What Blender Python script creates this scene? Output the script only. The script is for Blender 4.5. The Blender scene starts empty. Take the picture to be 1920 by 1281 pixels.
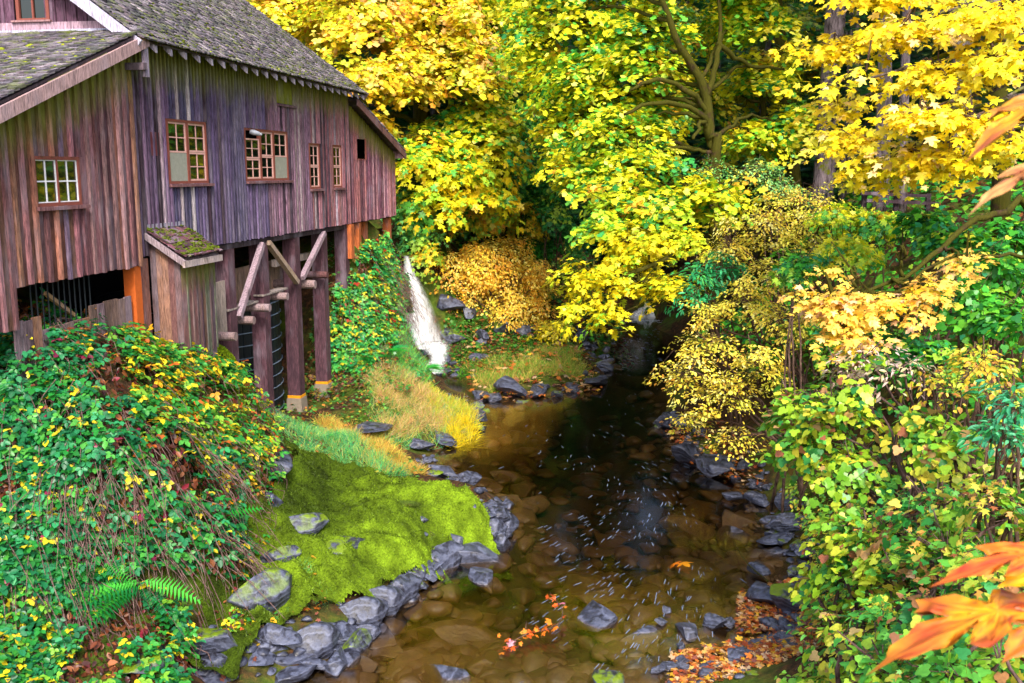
import bpy, bmesh, math, random
import numpy as np
from mathutils import Vector, Matrix

sc = bpy.context.scene
COL = sc.collection
# ------------------------------------------------------------------ camera, sky, sun, exposure
CAM_Z = 7.2
FOC = 1850.0                                   # focal length in units of a 1920 wide frame
PITCH = math.atan(320 / FOC)
cam_data = bpy.data.cameras.new('camera')
cam_data.sensor_width = 36
cam_data.lens = 36 * FOC / 1920
cam_data.clip_start = 0.1
cam_data.clip_end = 2000
cam_data.dof.use_dof = True
cam_data.dof.focus_distance = 22
cam_data.dof.aperture_fstop = 6.3
cam = bpy.data.objects.new('camera', cam_data)
COL.objects.link(cam)
cam.location = (0, 0, CAM_Z)
cam.rotation_euler = (math.pi / 2 - PITCH, 0, 0)
sc.camera = cam

SUN_EL, SUN_AZ = math.radians(46), math.radians(172)   # azimuth clockwise from +Y: behind the camera, to the right
world = bpy.data.worlds.new('World')
sc.world = world
world.use_nodes = True
wn = world.node_tree
sky = wn.nodes.new('ShaderNodeTexSky')
sky.sky_type = 'NISHITA'
sky.sun_disc = False
sky.sun_elevation = SUN_EL
sky.sun_rotation = SUN_AZ
sky.air_density = 1.0
sky.dust_density = 4.0
sky.ozone_density = 1.0
wn.links.new(sky.outputs[0], wn.nodes['Background'].inputs[0])
wn.nodes['Background'].inputs[1].default_value = 0.14
sun_d = bpy.data.lights.new('sun', 'SUN')
sun_d.energy = 1.5
sun_d.angle = math.radians(10)
sun_d.color = (1.0, 0.96, 0.90)
sun = bpy.data.objects.new('sun', sun_d)
COL.objects.link(sun)
sdir = Vector((math.sin(SUN_AZ) * math.cos(SUN_EL), math.cos(SUN_AZ) * math.cos(SUN_EL), math.sin(SUN_EL)))
sun.rotation_euler = sdir.to_track_quat('Z', 'Y').to_euler()
sc.view_settings.view_transform = 'Standard'
sc.view_settings.look = 'None'
sc.view_settings.gamma = 1
sc.view_settings.use_curve_mapping = False
sc.view_settings.exposure = 1.55
sc.cycles.max_bounces = 6
sc.cycles.diffuse_bounces = 3
sc.cycles.glossy_bounces = 3
sc.cycles.transparent_max_bounces = 8
sc.cycles.transmission_bounces = 4
sc.cycles.use_denoising = True

# ------------------------------------------------------------------ surveying helpers
CAM = np.array([0, 0, CAM_Z])
FW = np.array([0, math.cos(PITCH), -math.sin(PITCH)])
UP = np.array([0, math.sin(PITCH), math.cos(PITCH)])
RT = np.array([1.0, 0, 0])
def ray(x, y): return FW + (x - 960) / FOC * RT + (640.5 - y) / FOC * UP
def at_y(x, y, Y):
    d = ray(x, y); return CAM + d * (Y / d[1])
def at_z(x, y, z):
    d = ray(x, y); return CAM + d * ((z - CAM_Z) / d[2])
def in_frame(P, m=0):
    q = P - CAM; f = q @ FW
    x = 960 + FOC * (q @ RT) / f; y = 640.5 - FOC * (q @ UP) / f
    return (f > .3) & (x > -m) & (x < 1920 + m) & (y > -m) & (y < 1281 + m)
ANG = math.atan(310 / (FOC / math.cos(PITCH)))          # direction of the creek side wall of the mill
MU = np.array([math.sin(ANG), math.cos(ANG), 0]); MN = np.array([math.cos(ANG), -math.sin(ANG), 0])
P0 = at_y(247, 320, 18); P0[2] = 0
def mw(s, t, z): return P0 + MU * s + MN * t + np.array([0, 0, z])

# ------------------------------------------------------------------ noise
def _h(ix, iy, iz, seed):
    n = (ix * 374761393 + iy * 668265263 + iz * 2147483647 + seed * 974634777) & 0xffffffff
    n = ((n ^ (n >> 13)) * 1274126177) & 0xffffffff
    return ((n ^ (n >> 16)) & 0xffff) / 65535.0
def vnoise(p, seed=0):
    p = np.asarray(p, float); i = np.floor(p).astype(np.int64); f = p - i; f = f * f * (3 - 2 * f)
    r = 0
    for dx in (0, 1):
        for dy in (0, 1):
            for dz in (0, 1):
                w = (f[..., 0] if dx else 1 - f[..., 0]) * (f[..., 1] if dy else 1 - f[..., 1]) * (f[..., 2] if dz else 1 - f[..., 2])
                r = r + w * _h(i[..., 0] + dx, i[..., 1] + dy, i[..., 2] + dz, seed)
    return r
def fbm(p, seed=0, oct=3):
    p = np.asarray(p, float); a = 1; s = 0; t = 0
    for k in range(oct):
        s = s + a * (vnoise(p * 2 ** k, seed + k) - .5); t += a; a *= .5
    return s / t

# ------------------------------------------------------------------ materials
def lin(h):
    h = h.lstrip('#'); c = [int(h[i:i + 2], 16) / 255 for i in (0, 2, 4)]
    return np.array([x / 12.92 if x <= .04045 else ((x + .055) / 1.055) ** 2.4 for x in c])
class NT:
    def __init__(s, name):
        s.m = bpy.data.materials.new(name); s.m.use_nodes = True; s.t = s.m.node_tree; s.t.nodes.clear()
        s.out = s.n('ShaderNodeOutputMaterial')
    def n(s, typ, **k):
        o = s.t.nodes.new(typ)
        for a, v in k.items(): setattr(o, a, v)
        return o
    def l(s, a, b): s.t.links.new(a, b)
    def math(s, op, a, b=None, clamp=False):
        o = s.n('ShaderNodeMath', operation=op, use_clamp=clamp)
        for i, v in enumerate((a, b)):
            if v is None: continue
            if isinstance(v, (int, float)): o.inputs[i].default_value = v
            else: s.l(v, o.inputs[i])
        return o.outputs[0]
    def mix(s, fac, a, b, mode='MIX'):
        o = s.n('ShaderNodeMix', data_type='RGBA', blend_type=mode)
        for i, v in ((0, fac), (6, a), (7, b)):
            if isinstance(v, (int, float)): o.inputs[i].default_value = v
            elif isinstance(v, (tuple, list, np.ndarray)): o.inputs[i].default_value = (*[float(q) for q in v[:3]], 1)
            else: s.l(v, o.inputs[i])
        return o.outputs[2]
    def ramp(s, fac, stops):
        o = s.n('ShaderNodeValToRGB'); e = o.color_ramp.elements
        while len(e) < len(stops): e.new(.5)
        for q, (p, c) in zip(e, stops):
            q.position = p; q.color = (*[float(v) for v in (c if hasattr(c, '__len__') else (c, c, c))], 1)
        s.l(fac, o.inputs[0]); return o.outputs[0]
    def pos(s, scale, coord='pos'):
        if coord == 'pos': src = s.n('ShaderNodeNewGeometry').outputs['Position']
        else: src = s.n('ShaderNodeTexCoord').outputs['Object']
        mp = s.n('ShaderNodeMapping'); mp.inputs['Scale'].default_value = scale
        s.l(src, mp.inputs[0]); return mp.outputs[0]
    def noise(s, vec, scale=1, detail=4, rough=.6):
        o = s.n('ShaderNodeTexNoise'); o.inputs['Scale'].default_value = scale
        o.inputs['Detail'].default_value = detail; o.inputs['Roughness'].default_value = rough
        s.l(vec, o.inputs['Vector']); return o.outputs[0]
    def bump(s, h, strength=.5, dist=.02):
        o = s.n('ShaderNodeBump'); o.inputs['Strength'].default_value = strength; o.inputs['Distance'].default_value = dist
        s.l(h, o.inputs['Height']); return o.outputs[0]
    def bsdf(s, color, rough=.7, normal=None, spec=.3):
        b = s.n('ShaderNodeBsdfPrincipled')
        if isinstance(color, (tuple, list, np.ndarray)): b.inputs['Base Color'].default_value = (*[float(q) for q in color[:3]], 1)
        else: s.l(color, b.inputs['Base Color'])
        if isinstance(rough, (int, float)): b.inputs['Roughness'].default_value = rough
        else: s.l(rough, b.inputs['Roughness'])
        b.inputs['Specular IOR Level'].default_value = spec
        if normal is not None: s.l(normal, b.inputs['Normal'])
        s.l(b.outputs[0], s.out.inputs[0]); return b

def leaf_material(name, source, trans=.34, rough=.38, spec=.4):
    n = NT(name)
    if source == 'attr':
        a = n.n('ShaderNodeVertexColor', layer_name='Col'); c = a.outputs[0]
    else:
        c = n.n('ShaderNodeObjectInfo').outputs['Color']
    nz = n.noise(n.pos((1, 1, 1)), 38, 2)
    c2 = n.mix(.28, c, n.mix(1.0, c, n.ramp(nz, [(.3, .45), (.7, 1.35)]), 'MULTIPLY'))
    b = n.n('ShaderNodeBsdfPrincipled'); n.l(c2, b.inputs['Base Color'])
    b.inputs['Roughness'].default_value = rough; b.inputs['Specular IOR Level'].default_value = spec
    t = n.n('ShaderNodeBsdfTranslucent'); n.l(c2, t.inputs[0])
    m = n.n('ShaderNodeMixShader'); m.inputs[0].default_value = trans
    n.l(b.outputs[0], m.inputs[1]); n.l(t.outputs[0], m.inputs[2]); n.l(m.outputs[0], n.out.inputs[0])
    return n.m
M = {}
M['leaf'] = leaf_material('leaf_mass', 'attr')
M['leaf_one'] = leaf_material('leaf_single', 'obj')
M['grass'] = leaf_material('grass_blades', 'attr', .3, .5, .2)

def bark_material(name, c1, c2, moss=.0, mosscol=lin('#7a7d14')):
    n = NT(name)
    v = n.pos((1, 1, .22)); nz = n.noise(v, 14, 5, .7)
    c = n.ramp(nz, [(.35, c1), (.65, c2)])
    if moss > 0:
        mz = n.noise(n.pos((1, 1, 1)), 3.2, 4)
        c = n.mix(n.ramp(mz, [(.62 - moss * .5, 0.), (.72 - moss * .5, 1.)]), c, n.mix(nz, mosscol * .35, mosscol))
    n.bsdf(c, .9, n.bump(nz, .9, .05), .15)
    return n.m
M['bark'] = bark_material('grey_bark', lin('#221c1a'), lin('#7d6f6c'), .25)
M['bark_moss'] = bark_material('mossy_bark', lin('#1c140c'), lin('#4a3824'), .55, lin('#4c4a10'))
M['bark_fir'] = bark_material('fir_bark', lin('#2a2222'), lin('#8a7a7e'), .12)
M['twig'] = bark_material('twig_bark', lin('#2b1d18'), lin('#6e5648'))
M['cane'] = bark_material('dry_cane', lin('#382322'), lin('#7c645e'))

def plank_material(name, stain=True):
    n = NT(name)
    oi = n.n('ShaderNodeObjectInfo')
    off = n.n('ShaderNodeCombineXYZ'); r100 = n.math('MULTIPLY', oi.outputs['Random'], 50)
    n.l(r100, off.inputs[0]); n.l(r100, off.inputs[2])
    ad = n.n('ShaderNodeVectorMath', operation='ADD'); n.l(n.pos((1, 1, .11)), ad.inputs[0]); n.l(off.outputs[0], ad.inputs[1])
    grain = n.noise(ad.outputs[0], 46, 6, .75)
    ad2 = n.n('ShaderNodeVectorMath', operation='ADD'); n.l(n.pos((1, 1, .35)), ad2.inputs[0]); n.l(off.outputs[0], ad2.inputs[1])
    blot = n.noise(ad2.outputs[0], 2.6, 3, .6)
    knot = n.n('ShaderNodeTexVoronoi'); knot.inputs['Scale'].default_value = 1.7; n.l(ad2.outputs[0], knot.inputs['Vector'])
    c = n.mix(1.0, oi.outputs['Color'], n.ramp(grain, [(.32, .22), (.5, 1.), (.7, 1.9)]), 'MULTIPLY')
    # silvering: pale grey weathering in blotches
    c = n.mix(n.math('MULTIPLY', n.ramp(blot, [(.5, 0.), (.72, 1.)]), .42), c, n.mix(grain, lin('#54485a'), lin('#b0a6b2')))
    c = n.mix(n.math('MULTIPLY', n.ramp(blot, [(.28, 1.), (.42, 0.)]), .6), c, lin('#2a1c26'))
    c = n.mix(n.math('MULTIPLY', n.ramp(knot.outputs['Distance'], [(.02, 1.), (.07, 0.)]), .7), c, lin('#24161a'))
    if stain:                                                    # algae just under the roof edge: the alpha of the object colour holds the board's top
        z = n.n('ShaderNodeSeparateXYZ'); n.l(n.n('ShaderNodeNewGeometry').outputs['Position'], z.inputs[0])
        top = n.math('MULTIPLY', oi.outputs['Alpha'], 20)
        d = n.math('SUBTRACT', top, z.outputs[2])
        d = n.math('ADD', d, n.math('MULTIPLY', n.math('SUBTRACT', n.noise(ad2.outputs[0], 3, 3), .5), .9))
        f = n.ramp(n.math('MULTIPLY', d, 1.0), [(.2, 1.), (.85, 0.)])
        f = n.math('MULTIPLY', f, n.math('GREATER_THAN', oi.outputs['Alpha'], .01))
        c = n.mix(n.math('MULTIPLY', f, .88), c, n.mix(grain, lin('#24240a'), lin('#96982a')))
    n.bsdf(c, .82, n.bump(grain, .75, .012), .25)
    return n.m
M['plank'] = plank_material('weathered_plank')
M['timber'] = plank_material('old_timber', False)

def shingle_material(name, src):
    n = NT(name)
    if src == 'obj': c0 = n.n('ShaderNodeObjectInfo').outputs['Color']
    else: c0 = n.n('ShaderNodeVertexColor', layer_name='Col').outputs[0]
    nz = n.noise(n.pos((1, 1, 1)), 22, 5, .7)
    c = n.mix(1., c0, n.ramp(nz, [(.3, .45), (.7, 1.4)]), 'MULTIPLY')
    mz = n.noise(n.pos((1, 1, 1)), 5.0, 6, .75)
    c = n.mix(n.ramp(mz, [(.55, 0.), (.66, .85)]), c, n.mix(nz, lin('#2f3a10'), lin('#8d9a30')))
    n.bsdf(c, .85, n.bump(nz, .8, .02), .25)
    return n.m
M['shingle_one'] = shingle_material('roof_shingle', 'obj')
M['shingle'] = shingle_material('roof_shingle_mass', 'attr')

def plain(name, c, rough=.7, scale=8, var=.35, spec=.3, bump=.3, bd=.01):
    n = NT(name); nz = n.noise(n.pos((1, 1, 1)), scale, 5, .65)
    c = np.array(c)
    n.bsdf(n.mix(nz, c * (1 - var), np.minimum(c * (1 + var), 1)), rough, n.bump(nz, bump, bd), spec); return n.m
M['dark'] = plain('interior_shade', lin('#17141a'), .9)  # near-black colour paints in the shade inside and beneath the mill
M['iron'] = plain('black_iron', lin('#1b2026'), .5, 20)
M['hoop'] = plain('steel_hoop', lin('#6f7f94'), .45, 20)
M['redpaint'] = plain('red_brown_paint', lin('#7a4238'), .6, 25)
M['muntin'] = plain('pinkish_paint', lin('#c79a90'), .6, 25)
M['whitepaint'] = plain('white_paint', lin('#d6d6dc'), .6, 25, .2)
M['greyboard'] = plain('grey_board', lin('#8c8c80'), .8, 12)
M['concrete'] = plain('concrete', lin('#7d7264'), .9, 9, .4)
M['yellowband'] = plain('yellow_paint', lin('#d08a10'), .6, 14, .3)
M['orangewood'] = plain('new_cedar', lin('#b4561e'), .7, 14, .3)
M['lampmetal'] = plain('lamp_metal', lin('#8f949e'), .35, 30, .2)
def glass():
    n = NT('window_glass'); nz = n.noise(n.pos((1, 1, 1)), 1.7, 2)
    n.bsdf(lin('#0c120c'), .04, n.bump(nz, .12, .02), .9); return n.m  # opaque pane; near-black colour stands in for the unlit rooms behind
M['glass'] = glass()

def rock_material(name, moss):
    n = NT(name); oi = n.n('ShaderNodeObjectInfo')
    tc = n.pos((1, 1, 1), 'obj')
    nz = n.noise(tc, 3.5, 6, .7)
    wv = n.n('ShaderNodeTexWave', bands_direction='Z'); wv.inputs['Scale'].default_value = 1.6; wv.inputs['Distortion'].default_value = 14
    wv.inputs['Detail'].default_value = 5; n.l(tc, wv.inputs[0])
    c = n.mix(oi.outputs['Random'], lin('#17161c'), lin('#2e2f3b'))
    c = n.mix(n.ramp(nz, [(.4, 0.), (.75, .9)]), c, lin('#565c74'))
    c = n.mix(n.math('MULTIPLY', n.ramp(wv.outputs[0], [(.6, 0.), (.95, 1.)]), .22), c, lin('#868da8'))
    c = n.mix(n.ramp(n.noise(tc, 7, 4), [(.25, .85), (.42, 0.)]), c, lin('#120f12'))
    if moss:
        g = n.n('ShaderNodeSeparateXYZ'); n.l(n.n('ShaderNodeNewGeometry').outputs['Normal'], g.inputs[0])
        f = n.math('MULTIPLY', n.ramp(g.outputs[2], [(.35, 0.), (.75, 1.)]), n.ramp(n.noise(tc, 2.2, 5), [(.42, 0.), (.52, 1.)]))
        c = n.mix(f, c, n.mix(nz, lin('#2a3306'), lin('#7f9a12')))
    # wet dark foot of every stone near the water, warm brown under it
    z = n.n('ShaderNodeSeparateXYZ'); n.l(n.n('ShaderNodeNewGeometry').outputs['Position'], z.inputs[0])
    under = n.ramp(n.math('ADD', z.outputs[2], .5), [(.44, 1.), (.52, 0.)])
    c = n.mix(under, c, n.mix(nz, lin('#33220e'), lin('#8a6836')))
    n.bsdf(c, n.ramp(nz, [(.3, .28), (.7, .6)]), n.bump(n.math('ADD', nz, n.math('MULTIPLY', wv.outputs[0], .08)), .7, .04), .5)
    return n.m
M['rock'] = rock_material('wet_slate', False)
M['rock_moss'] = rock_material('mossy_slate', True)

def moss_material():
    n = NT('bright_moss'); c0 = n.n('ShaderNodeVertexColor', layer_name='Col').outputs[0]
    nz = n.noise(n.pos((1, 1, 1)), 30, 5, .75)
    c = n.mix(1., c0, n.ramp(nz, [(.3, .35), (.7, 1.4)]), 'MULTIPLY')
    n.bsdf(c, .95, n.bump(nz, 1., .04), .1); return n.m
M['moss'] = moss_material()

def soil_material():
    n = NT('forest_soil')
    z = n.n('ShaderNodeSeparateXYZ'); n.l(n.n('ShaderNodeNewGeometry').outputs['Position'], z.inputs[0])
    nz = n.noise(n.pos((1, 1, 1)), 6, 6, .75); nb = n.noise(n.pos((1, 1, 1)), .7, 4)
    dry = n.ramp(nz, [(.3, lin('#1a120c')), (.5, lin('#3a2a1a')), (.62, lin('#5c3a22')), (.75, lin('#7c5a34'))])
    dry = n.mix(n.ramp(nb, [(.45, 0.), (.6, .8)]), dry, n.mix(nz, lin('#1c2a0a'), lin('#5a7a1c')))
    vo = n.n('ShaderNodeTexVoronoi'); vo.inputs['Scale'].default_value = 2.2; n.l(n.pos((1, 1, 1)), vo.inputs['Vector'])
    bed = n.mix(n.ramp(nz, [(.3, 0.), (.7, 1.)]), lin('#1c140a'), lin('#584526'))
    bed = n.mix(n.ramp(nb, [(.4, 0.), (.62, .7)]), bed, lin('#6e5426'))
    f = n.ramp(n.math('ADD', z.outputs[2], .5), [(.48, 1.), (.58, 0.)])
    n.bsdf(n.mix(f, dry, bed), .9, n.bump(nz, .8, .06), .15); return n.m
M['soil'] = soil_material()

def water_material():
    n = NT('creek_water')
    v = n.pos((1.0, .55, 1)); h = n.noise(v, 2.2, 3, .55)
    bm = n.bump(h, .14, .03)
    g = n.n('ShaderNodeBsdfGlossy'); g.inputs['Roughness'].default_value = .09; n.l(bm, g.inputs['Normal'])
    t = n.n('ShaderNodeBsdfTransparent'); t.inputs[0].default_value = (.84, .84, .82, 1)
    fr = n.n('ShaderNodeFresnel'); fr.inputs[0].default_value = 1.33; n.l(bm, fr.inputs['Normal'])
    m = n.n('ShaderNodeMixShader'); n.l(n.math('MULTIPLY', fr.outputs[0], 1.6, True), m.inputs[0])
    n.l(t.outputs[0], m.inputs[1]); n.l(g.outputs[0], m.inputs[2]); n.l(m.outputs[0], n.out.inputs[0])
    va = n.n('ShaderNodeVolumeAbsorption'); va.inputs[0].default_value = (.50, .37, .21, 1); va.inputs[1].default_value = 1.05
    n.l(va.outputs[0], n.out.inputs['Volume'])
    return n.m
M['water'] = water_material()
def white_material():
    n = NT('white_water'); st = n.noise(n.pos((5, 5, .28)), 1.5, 2)
    c = n.n('ShaderNodeVertexColor', layer_name='Col'); sp = n.n('ShaderNodeSeparateColor'); n.l(c.outputs[0], sp.inputs[0])
    d = n.n('ShaderNodeBsdfDiffuse'); d.inputs[0].default_value = (.93, .95, .97, 1)
    tl = n.n('ShaderNodeBsdfTranslucent'); tl.inputs[0].default_value = (.93, .95, .97, 1)
    w = n.n('ShaderNodeMixShader'); w.inputs[0].default_value = .4; n.l(d.outputs[0], w.inputs[1]); n.l(tl.outputs[0], w.inputs[2])
    tr = n.n('ShaderNodeBsdfTransparent'); m = n.n('ShaderNodeMixShader')
    n.l(n.math('MULTIPLY', sp.outputs[0], n.ramp(st, [(.34, .25), (.66, 1.)])), m.inputs[0]); n.l(tr.outputs[0], m.inputs[1]); n.l(w.outputs[0], m.inputs[2]); n.l(m.outputs[0], n.out.inputs[0])
    return n.m
M['white'] = white_material()
M['foam'] = plain('foam', lin('#cfdae8'), .6, 10, .1)

# ------------------------------------------------------------------ object helpers
def tag(o, label=None, cat=None, group=None, kind=None):
    if label: o['label'] = label
    if cat: o['category'] = cat
    if group: o['group'] = group
    if kind: o['kind'] = kind
    return o
def empty(name, loc, label=None, cat=None, group=None, rz=0):
    o = bpy.data.objects.new(name, None); o.location = [float(v) for v in loc]; o.rotation_euler = (0, 0, rz)
    o.empty_display_size = .2
    COL.objects.link(o); return tag(o, label, cat, group)
def mesh_from(name, V, T, mat, cols=None, smooth=False):
    """V (n,3), T (m,3) triangles; one mesh data block"""
    V = np.ascontiguousarray(V, np.float32); T = np.ascontiguousarray(T, np.int32)
    me = bpy.data.meshes.new(name)
    me.vertices.add(len(V)); me.vertices.foreach_set('co', V.ravel())
    k = T.shape[1]
    me.loops.add(len(T) * k); me.loops.foreach_set('vertex_index', T.ravel())
    me.polygons.add(len(T)); me.polygons.foreach_set('loop_start', np.arange(0, len(T) * k, k, dtype=np.int32))
    try: me.polygons.foreach_set('loop_total', np.full(len(T), k, np.int32))
    except Exception: pass
    if smooth: me.polygons.foreach_set('use_smooth', np.ones(len(T), bool))
    if cols is not None:
        a = me.color_attributes.new('Col', 'FLOAT_COLOR', 'POINT')
        c = np.ones((len(V), 4), np.float32); c[:, :3] = cols
        a.data.foreach_set('color', c.ravel())
    me.update(calc_edges=True); me.validate()
    if mat: me.materials.append(mat)
    return me
def link(name, me, parent=None, loc=None):
    o = bpy.data.objects.new(name, me); COL.objects.link(o)
    if parent is not None: o.parent = parent
    if loc is not None: o.location = [float(v) for v in loc]
    return o

class MB:
    """collects boxes, bars and tubes into one mesh"""
    def __init__(s): s.v = []; s.f = []
    def _add(s, V, F):
        b = len(s.v); s.v += [tuple(float(c) for c in v) for v in V]; s.f += [tuple(b + i for i in f) for f in F]
    def box(s, a, b):
        x0, y0, z0 = np.minimum(a, b); x1, y1, z1 = np.maximum(a, b)
        s._add([(x0,y0,z0),(x1,y0,z0),(x1,y1,z0),(x0,y1,z0),(x0,y0,z1),(x1,y0,z1),(x1,y1,z1),(x0,y1,z1)],
               [(0,3,2,1),(4,5,6,7),(0,1,5,4),(1,2,6,5),(2,3,7,6),(3,0,4,7)]); return s
    def prism(s, pts, axis_vec):
        n = len(pts); a = np.array(pts, float); b = a + np.array(axis_vec)
        s._add(list(a) + list(b), [tuple(range(n))[::-1], tuple(range(n, 2 * n))] + [(i, (i+1) % n, n + (i+1) % n, n + i) for i in range(n)]); return s
    def bar(s, p, q, w, h, up=(0, 0, 1)):
        p = np.array(p, float); q = np.array(q, float); d = q - p; L = np.linalg.norm(d); d /= L
        r = np.cross(d, up)
        if np.linalg.norm(r) < 1e-4: r = np.array([1., 0, 0])
        r /= np.linalg.norm(r); u = np.cross(r, d)
        c = [r*a*w/2 + u*b*h/2 for a, b in ((-1,-1),(1,-1),(1,1),(-1,1))]
        s._add([p + k for k in c] + [q + k for k in c], [(3,2,1,0),(4,5,6,7)] + [(i,(i+1)%4,4+(i+1)%4,4+i) for i in range(4)]); return s
    def tube(s, P, R, k=8, cap=True):
        P = np.array(P, float); n = len(P); R = np.broadcast_to(R, (n,)) if np.ndim(R) == 0 else R
        T = np.gradient(P, axis=0); T /= np.linalg.norm(T, axis=1)[:, None] + 1e-9
        V = []; r = np.array([1., 0, 0])
        for i in range(n):
            r = r - T[i] * (r @ T[i])
            if np.linalg.norm(r) < 1e-3: r = np.array([0, 1., 0]) - T[i] * T[i][1]
            r /= np.linalg.norm(r); u = np.cross(T[i], r)
            for j in range(k):
                a = 2 * math.pi * j / k; V.append(P[i] + R[i] * (math.cos(a) * r + math.sin(a) * u))
        F = [(i*k+j, i*k+(j+1)%k, (i+1)*k+(j+1)%k, (i+1)*k+j) for i in range(n-1) for j in range(k)]
        if cap: F += [tuple(range(k))[::-1], tuple(range((n-1)*k, n*k))]
        s._add(V, F); return s
    def mesh(s, name, mat, smooth=False):
        me = bpy.data.meshes.new(name); me.from_pydata(s.v, [], s.f); me.materials.append(mat)
        if smooth: me.polygons.foreach_set('use_smooth', [True] * len(me.polygons))
        me.update(); return me
    def build(s, name, mat, parent=None, smooth=False, color=None, loc=None):
        o = link(name, s.mesh(name, mat, smooth), parent, loc)
        if color is not None: o.color = (*[float(v) for v in color[:3]], color[3] if len(color) > 3 else 0)
        return o
def curve_pts(ctrl, n=10):
    """smooth path through control points"""
    P = np.array(ctrl, float)
    if len(P) == 2: P = np.array([P[0], (P[0] + P[1]) / 2, P[1]])
    t = np.linspace(0, len(P) - 1, n); Q = np.vstack([2*P[0]-P[1], P, 2*P[-1]-P[-2]]); out = []
    for u in t:
        i = min(int(u), len(P) - 2); f = u - i; a, b, c, d = Q[i:i+4]
        out.append(.5 * ((2*b) + (-a+c)*f + (2*a-5*b+4*c-d)*f*f + (-a+3*b-3*c+d)*f**3))
    return np.array(out)
# ------------------------------------------------------------------ terrain: one sheet, shaped through surveyed heights
ctl = []
def cz(z, *pts):
    for x, y in pts: ctl.append(at_z(x, y, z))
def cw(*pts): ctl.extend(np.array(p, float) for p in pts)
LEFT_SHORE = [(400,1281),(610,1240),(740,1150),(830,1060),(950,1012),(925,965),(800,890),(820,850),(870,820),(912,775),(890,748),(1050,745),(1138,712),(1110,640),(1150,600)]
RIGHT_SHORE = [(1240,600),(1240,700),(1240,780),(1300,850),(1400,900),(1440,960),(1480,1050),(1530,1130),(1440,1200),(1250,1295)]
cz(-.02, *LEFT_SHORE); cz(-.02, *RIGHT_SHORE)
cz(-.75, (760,1230),(860,1130),(1000,1080),(980,920),(1000,820),(1180,840),(1100,1000),(1300,960),(1190,740),(1150,780))
cz(-.42, (1300,1080),(1200,1180),(1380,1000),(1050,1230),(900,1270),(900,850),(950,800))
cz(-1.5, (1190,650),(1185,620),(1215,612),(1200,700),(1222,655),(1215,730)); cz(-1.1, (1120,850),(1080,900))
for _x, _y in LEFT_SHORE[:6]:
    _p = at_z(_x, _y, 0); cw((_p[0] - .28, _p[1] + .38, .5))
cz(.85, (700,960),(850,950),(600,960),(620,1020)); cz(.5, (480,1130),(420,1210),(760,1040),(900,985)); cz(.9, (550,1060)); cz(1.15, (560,880),(540,930))
cz(1.05, (560,820),(650,830)); cz(.7, (720,870)); cz(.45, (760,850)); cz(1.0, (780,740)); cz(.5, (860,770)); cz(1.3, (700,720)); cz(.35, (820,800))
cz(4.35, (200,640)); cz(4.6, (50,640),(-60,640)); cz(3.5, (330,650)); cz(3.25, (405,655)); cz(4.0, (265,645)); cz(3.15, (200,850),(50,850)); cz(2.9, (330,850)); cz(2.4, (420,860))
cz(1.7, (200,1050)); cz(1.5, (340,1050)); cz(.95, (430,1050)); cz(.75, (200,1270),(50,1270)); cz(.55, (330,1250))
cz(3.1, (436,675)); cz(3.0, (468,735)); cz(1.9, (495,850)); cz(1.15, (530,850)); cz(1.05, (520,780))
cw(mw(4.6,-.3,1.1), mw(5.3,0,1.05), mw(7.3,0,.95), mw(9.2,0,.7), mw(6,-2.5,1.1), mw(9,-2.5,1.), mw(4,-2,1.4), mw(9.9,0,.75), mw(10.4,-.4,1.2), mw(10.4,-2.5,1.3), mw(6,-5,1.2), mw(9.5,-5,1.2), mw(3,-1,3.3), mw(1,-.2,3.6), mw(0,-1,4.1), mw(-3,-.6,4.4), mw(2,-4,5), mw(6,-7,5.2), mw(10,-7,5.2))
cw(mw(11.3,-.4,3.4), mw(11.9,-.2,4.2), mw(12,-3,4.5), mw(11.6,.9,2.2), mw(11,1.4,1.5), mw(13,.1,5.0), mw(13,.7,3.2), mw(13,1.15,1.2), mw(15,0,5.2), mw(15,.35,3.8), mw(15,.7,1.1), mw(17,-.3,5.2), mw(17,-.05,4.2), mw(17,.25,1.1), mw(18.2,-.2,1.3), (-4.3,37.2,1.0),(-4.4,38,4.3),(-3.2,37.2,1.0),(-3.2,38,4.0),(-2,38.3,2.4), mw(16,-2,5.5), mw(22,-3,6.5))
cz(.35, (800,690)); cz(.7, (870,650)); cz(.6, (1000,690)); cz(.8, (1080,660))
cw((-.5,38,1.2), (1.5,38,1.0), (0,40,1.7), (2.2,41,1.5), (0,43,3.0), (4,47,1.6), (8,48,2), (6,49.5,2.3), (6,56,2.6), (3,52,4), (9.5,52,4))
for x, y, z in [(-14,50,8),(-5,50,6.5),(2,58,7),(-8,62,13),(4,70,13),(-25,60,15),(-10,85,26),(10,85,20),(25,85,24),(-35,40,8),(-30,20,5.5),(-25,5,4.8),(-15,-10,4),(-16,10,4.6),
                (3.3,7,2.0),(4.2,9.5,1.5),(3.4,11.4,.6),(6,13,1.7),(8,14,3.0),(6.8,15.5,1.2),(8.3,18,2.4),(10,20,4.2),(7,22,1.5),(8.5,26,2.5),(6.4,30,.9),(8.5,34,2.0),(9.5,40,2.5),(10.5,24,4.6),(11,28,5.6),(10.6,32,6.0),(13,18,5.8),(16,26,7.),(20,12,6.5),(8,6,4.),(10,-5,4.5),(30,40,11),(20,55,10),(14,44,6.5),(40,10,9),(25,-15,5),
                (0,-2,-.5),(0,6,-.5),(-3,6,-.5),(2,6,-.2),(-6,6,.5),(-8,9,.9),(0,-14,-.6),(4,-6,1.5),(-6,-6,1.5)]: cw((x, y, z))
ctl = np.array(ctl)
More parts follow.
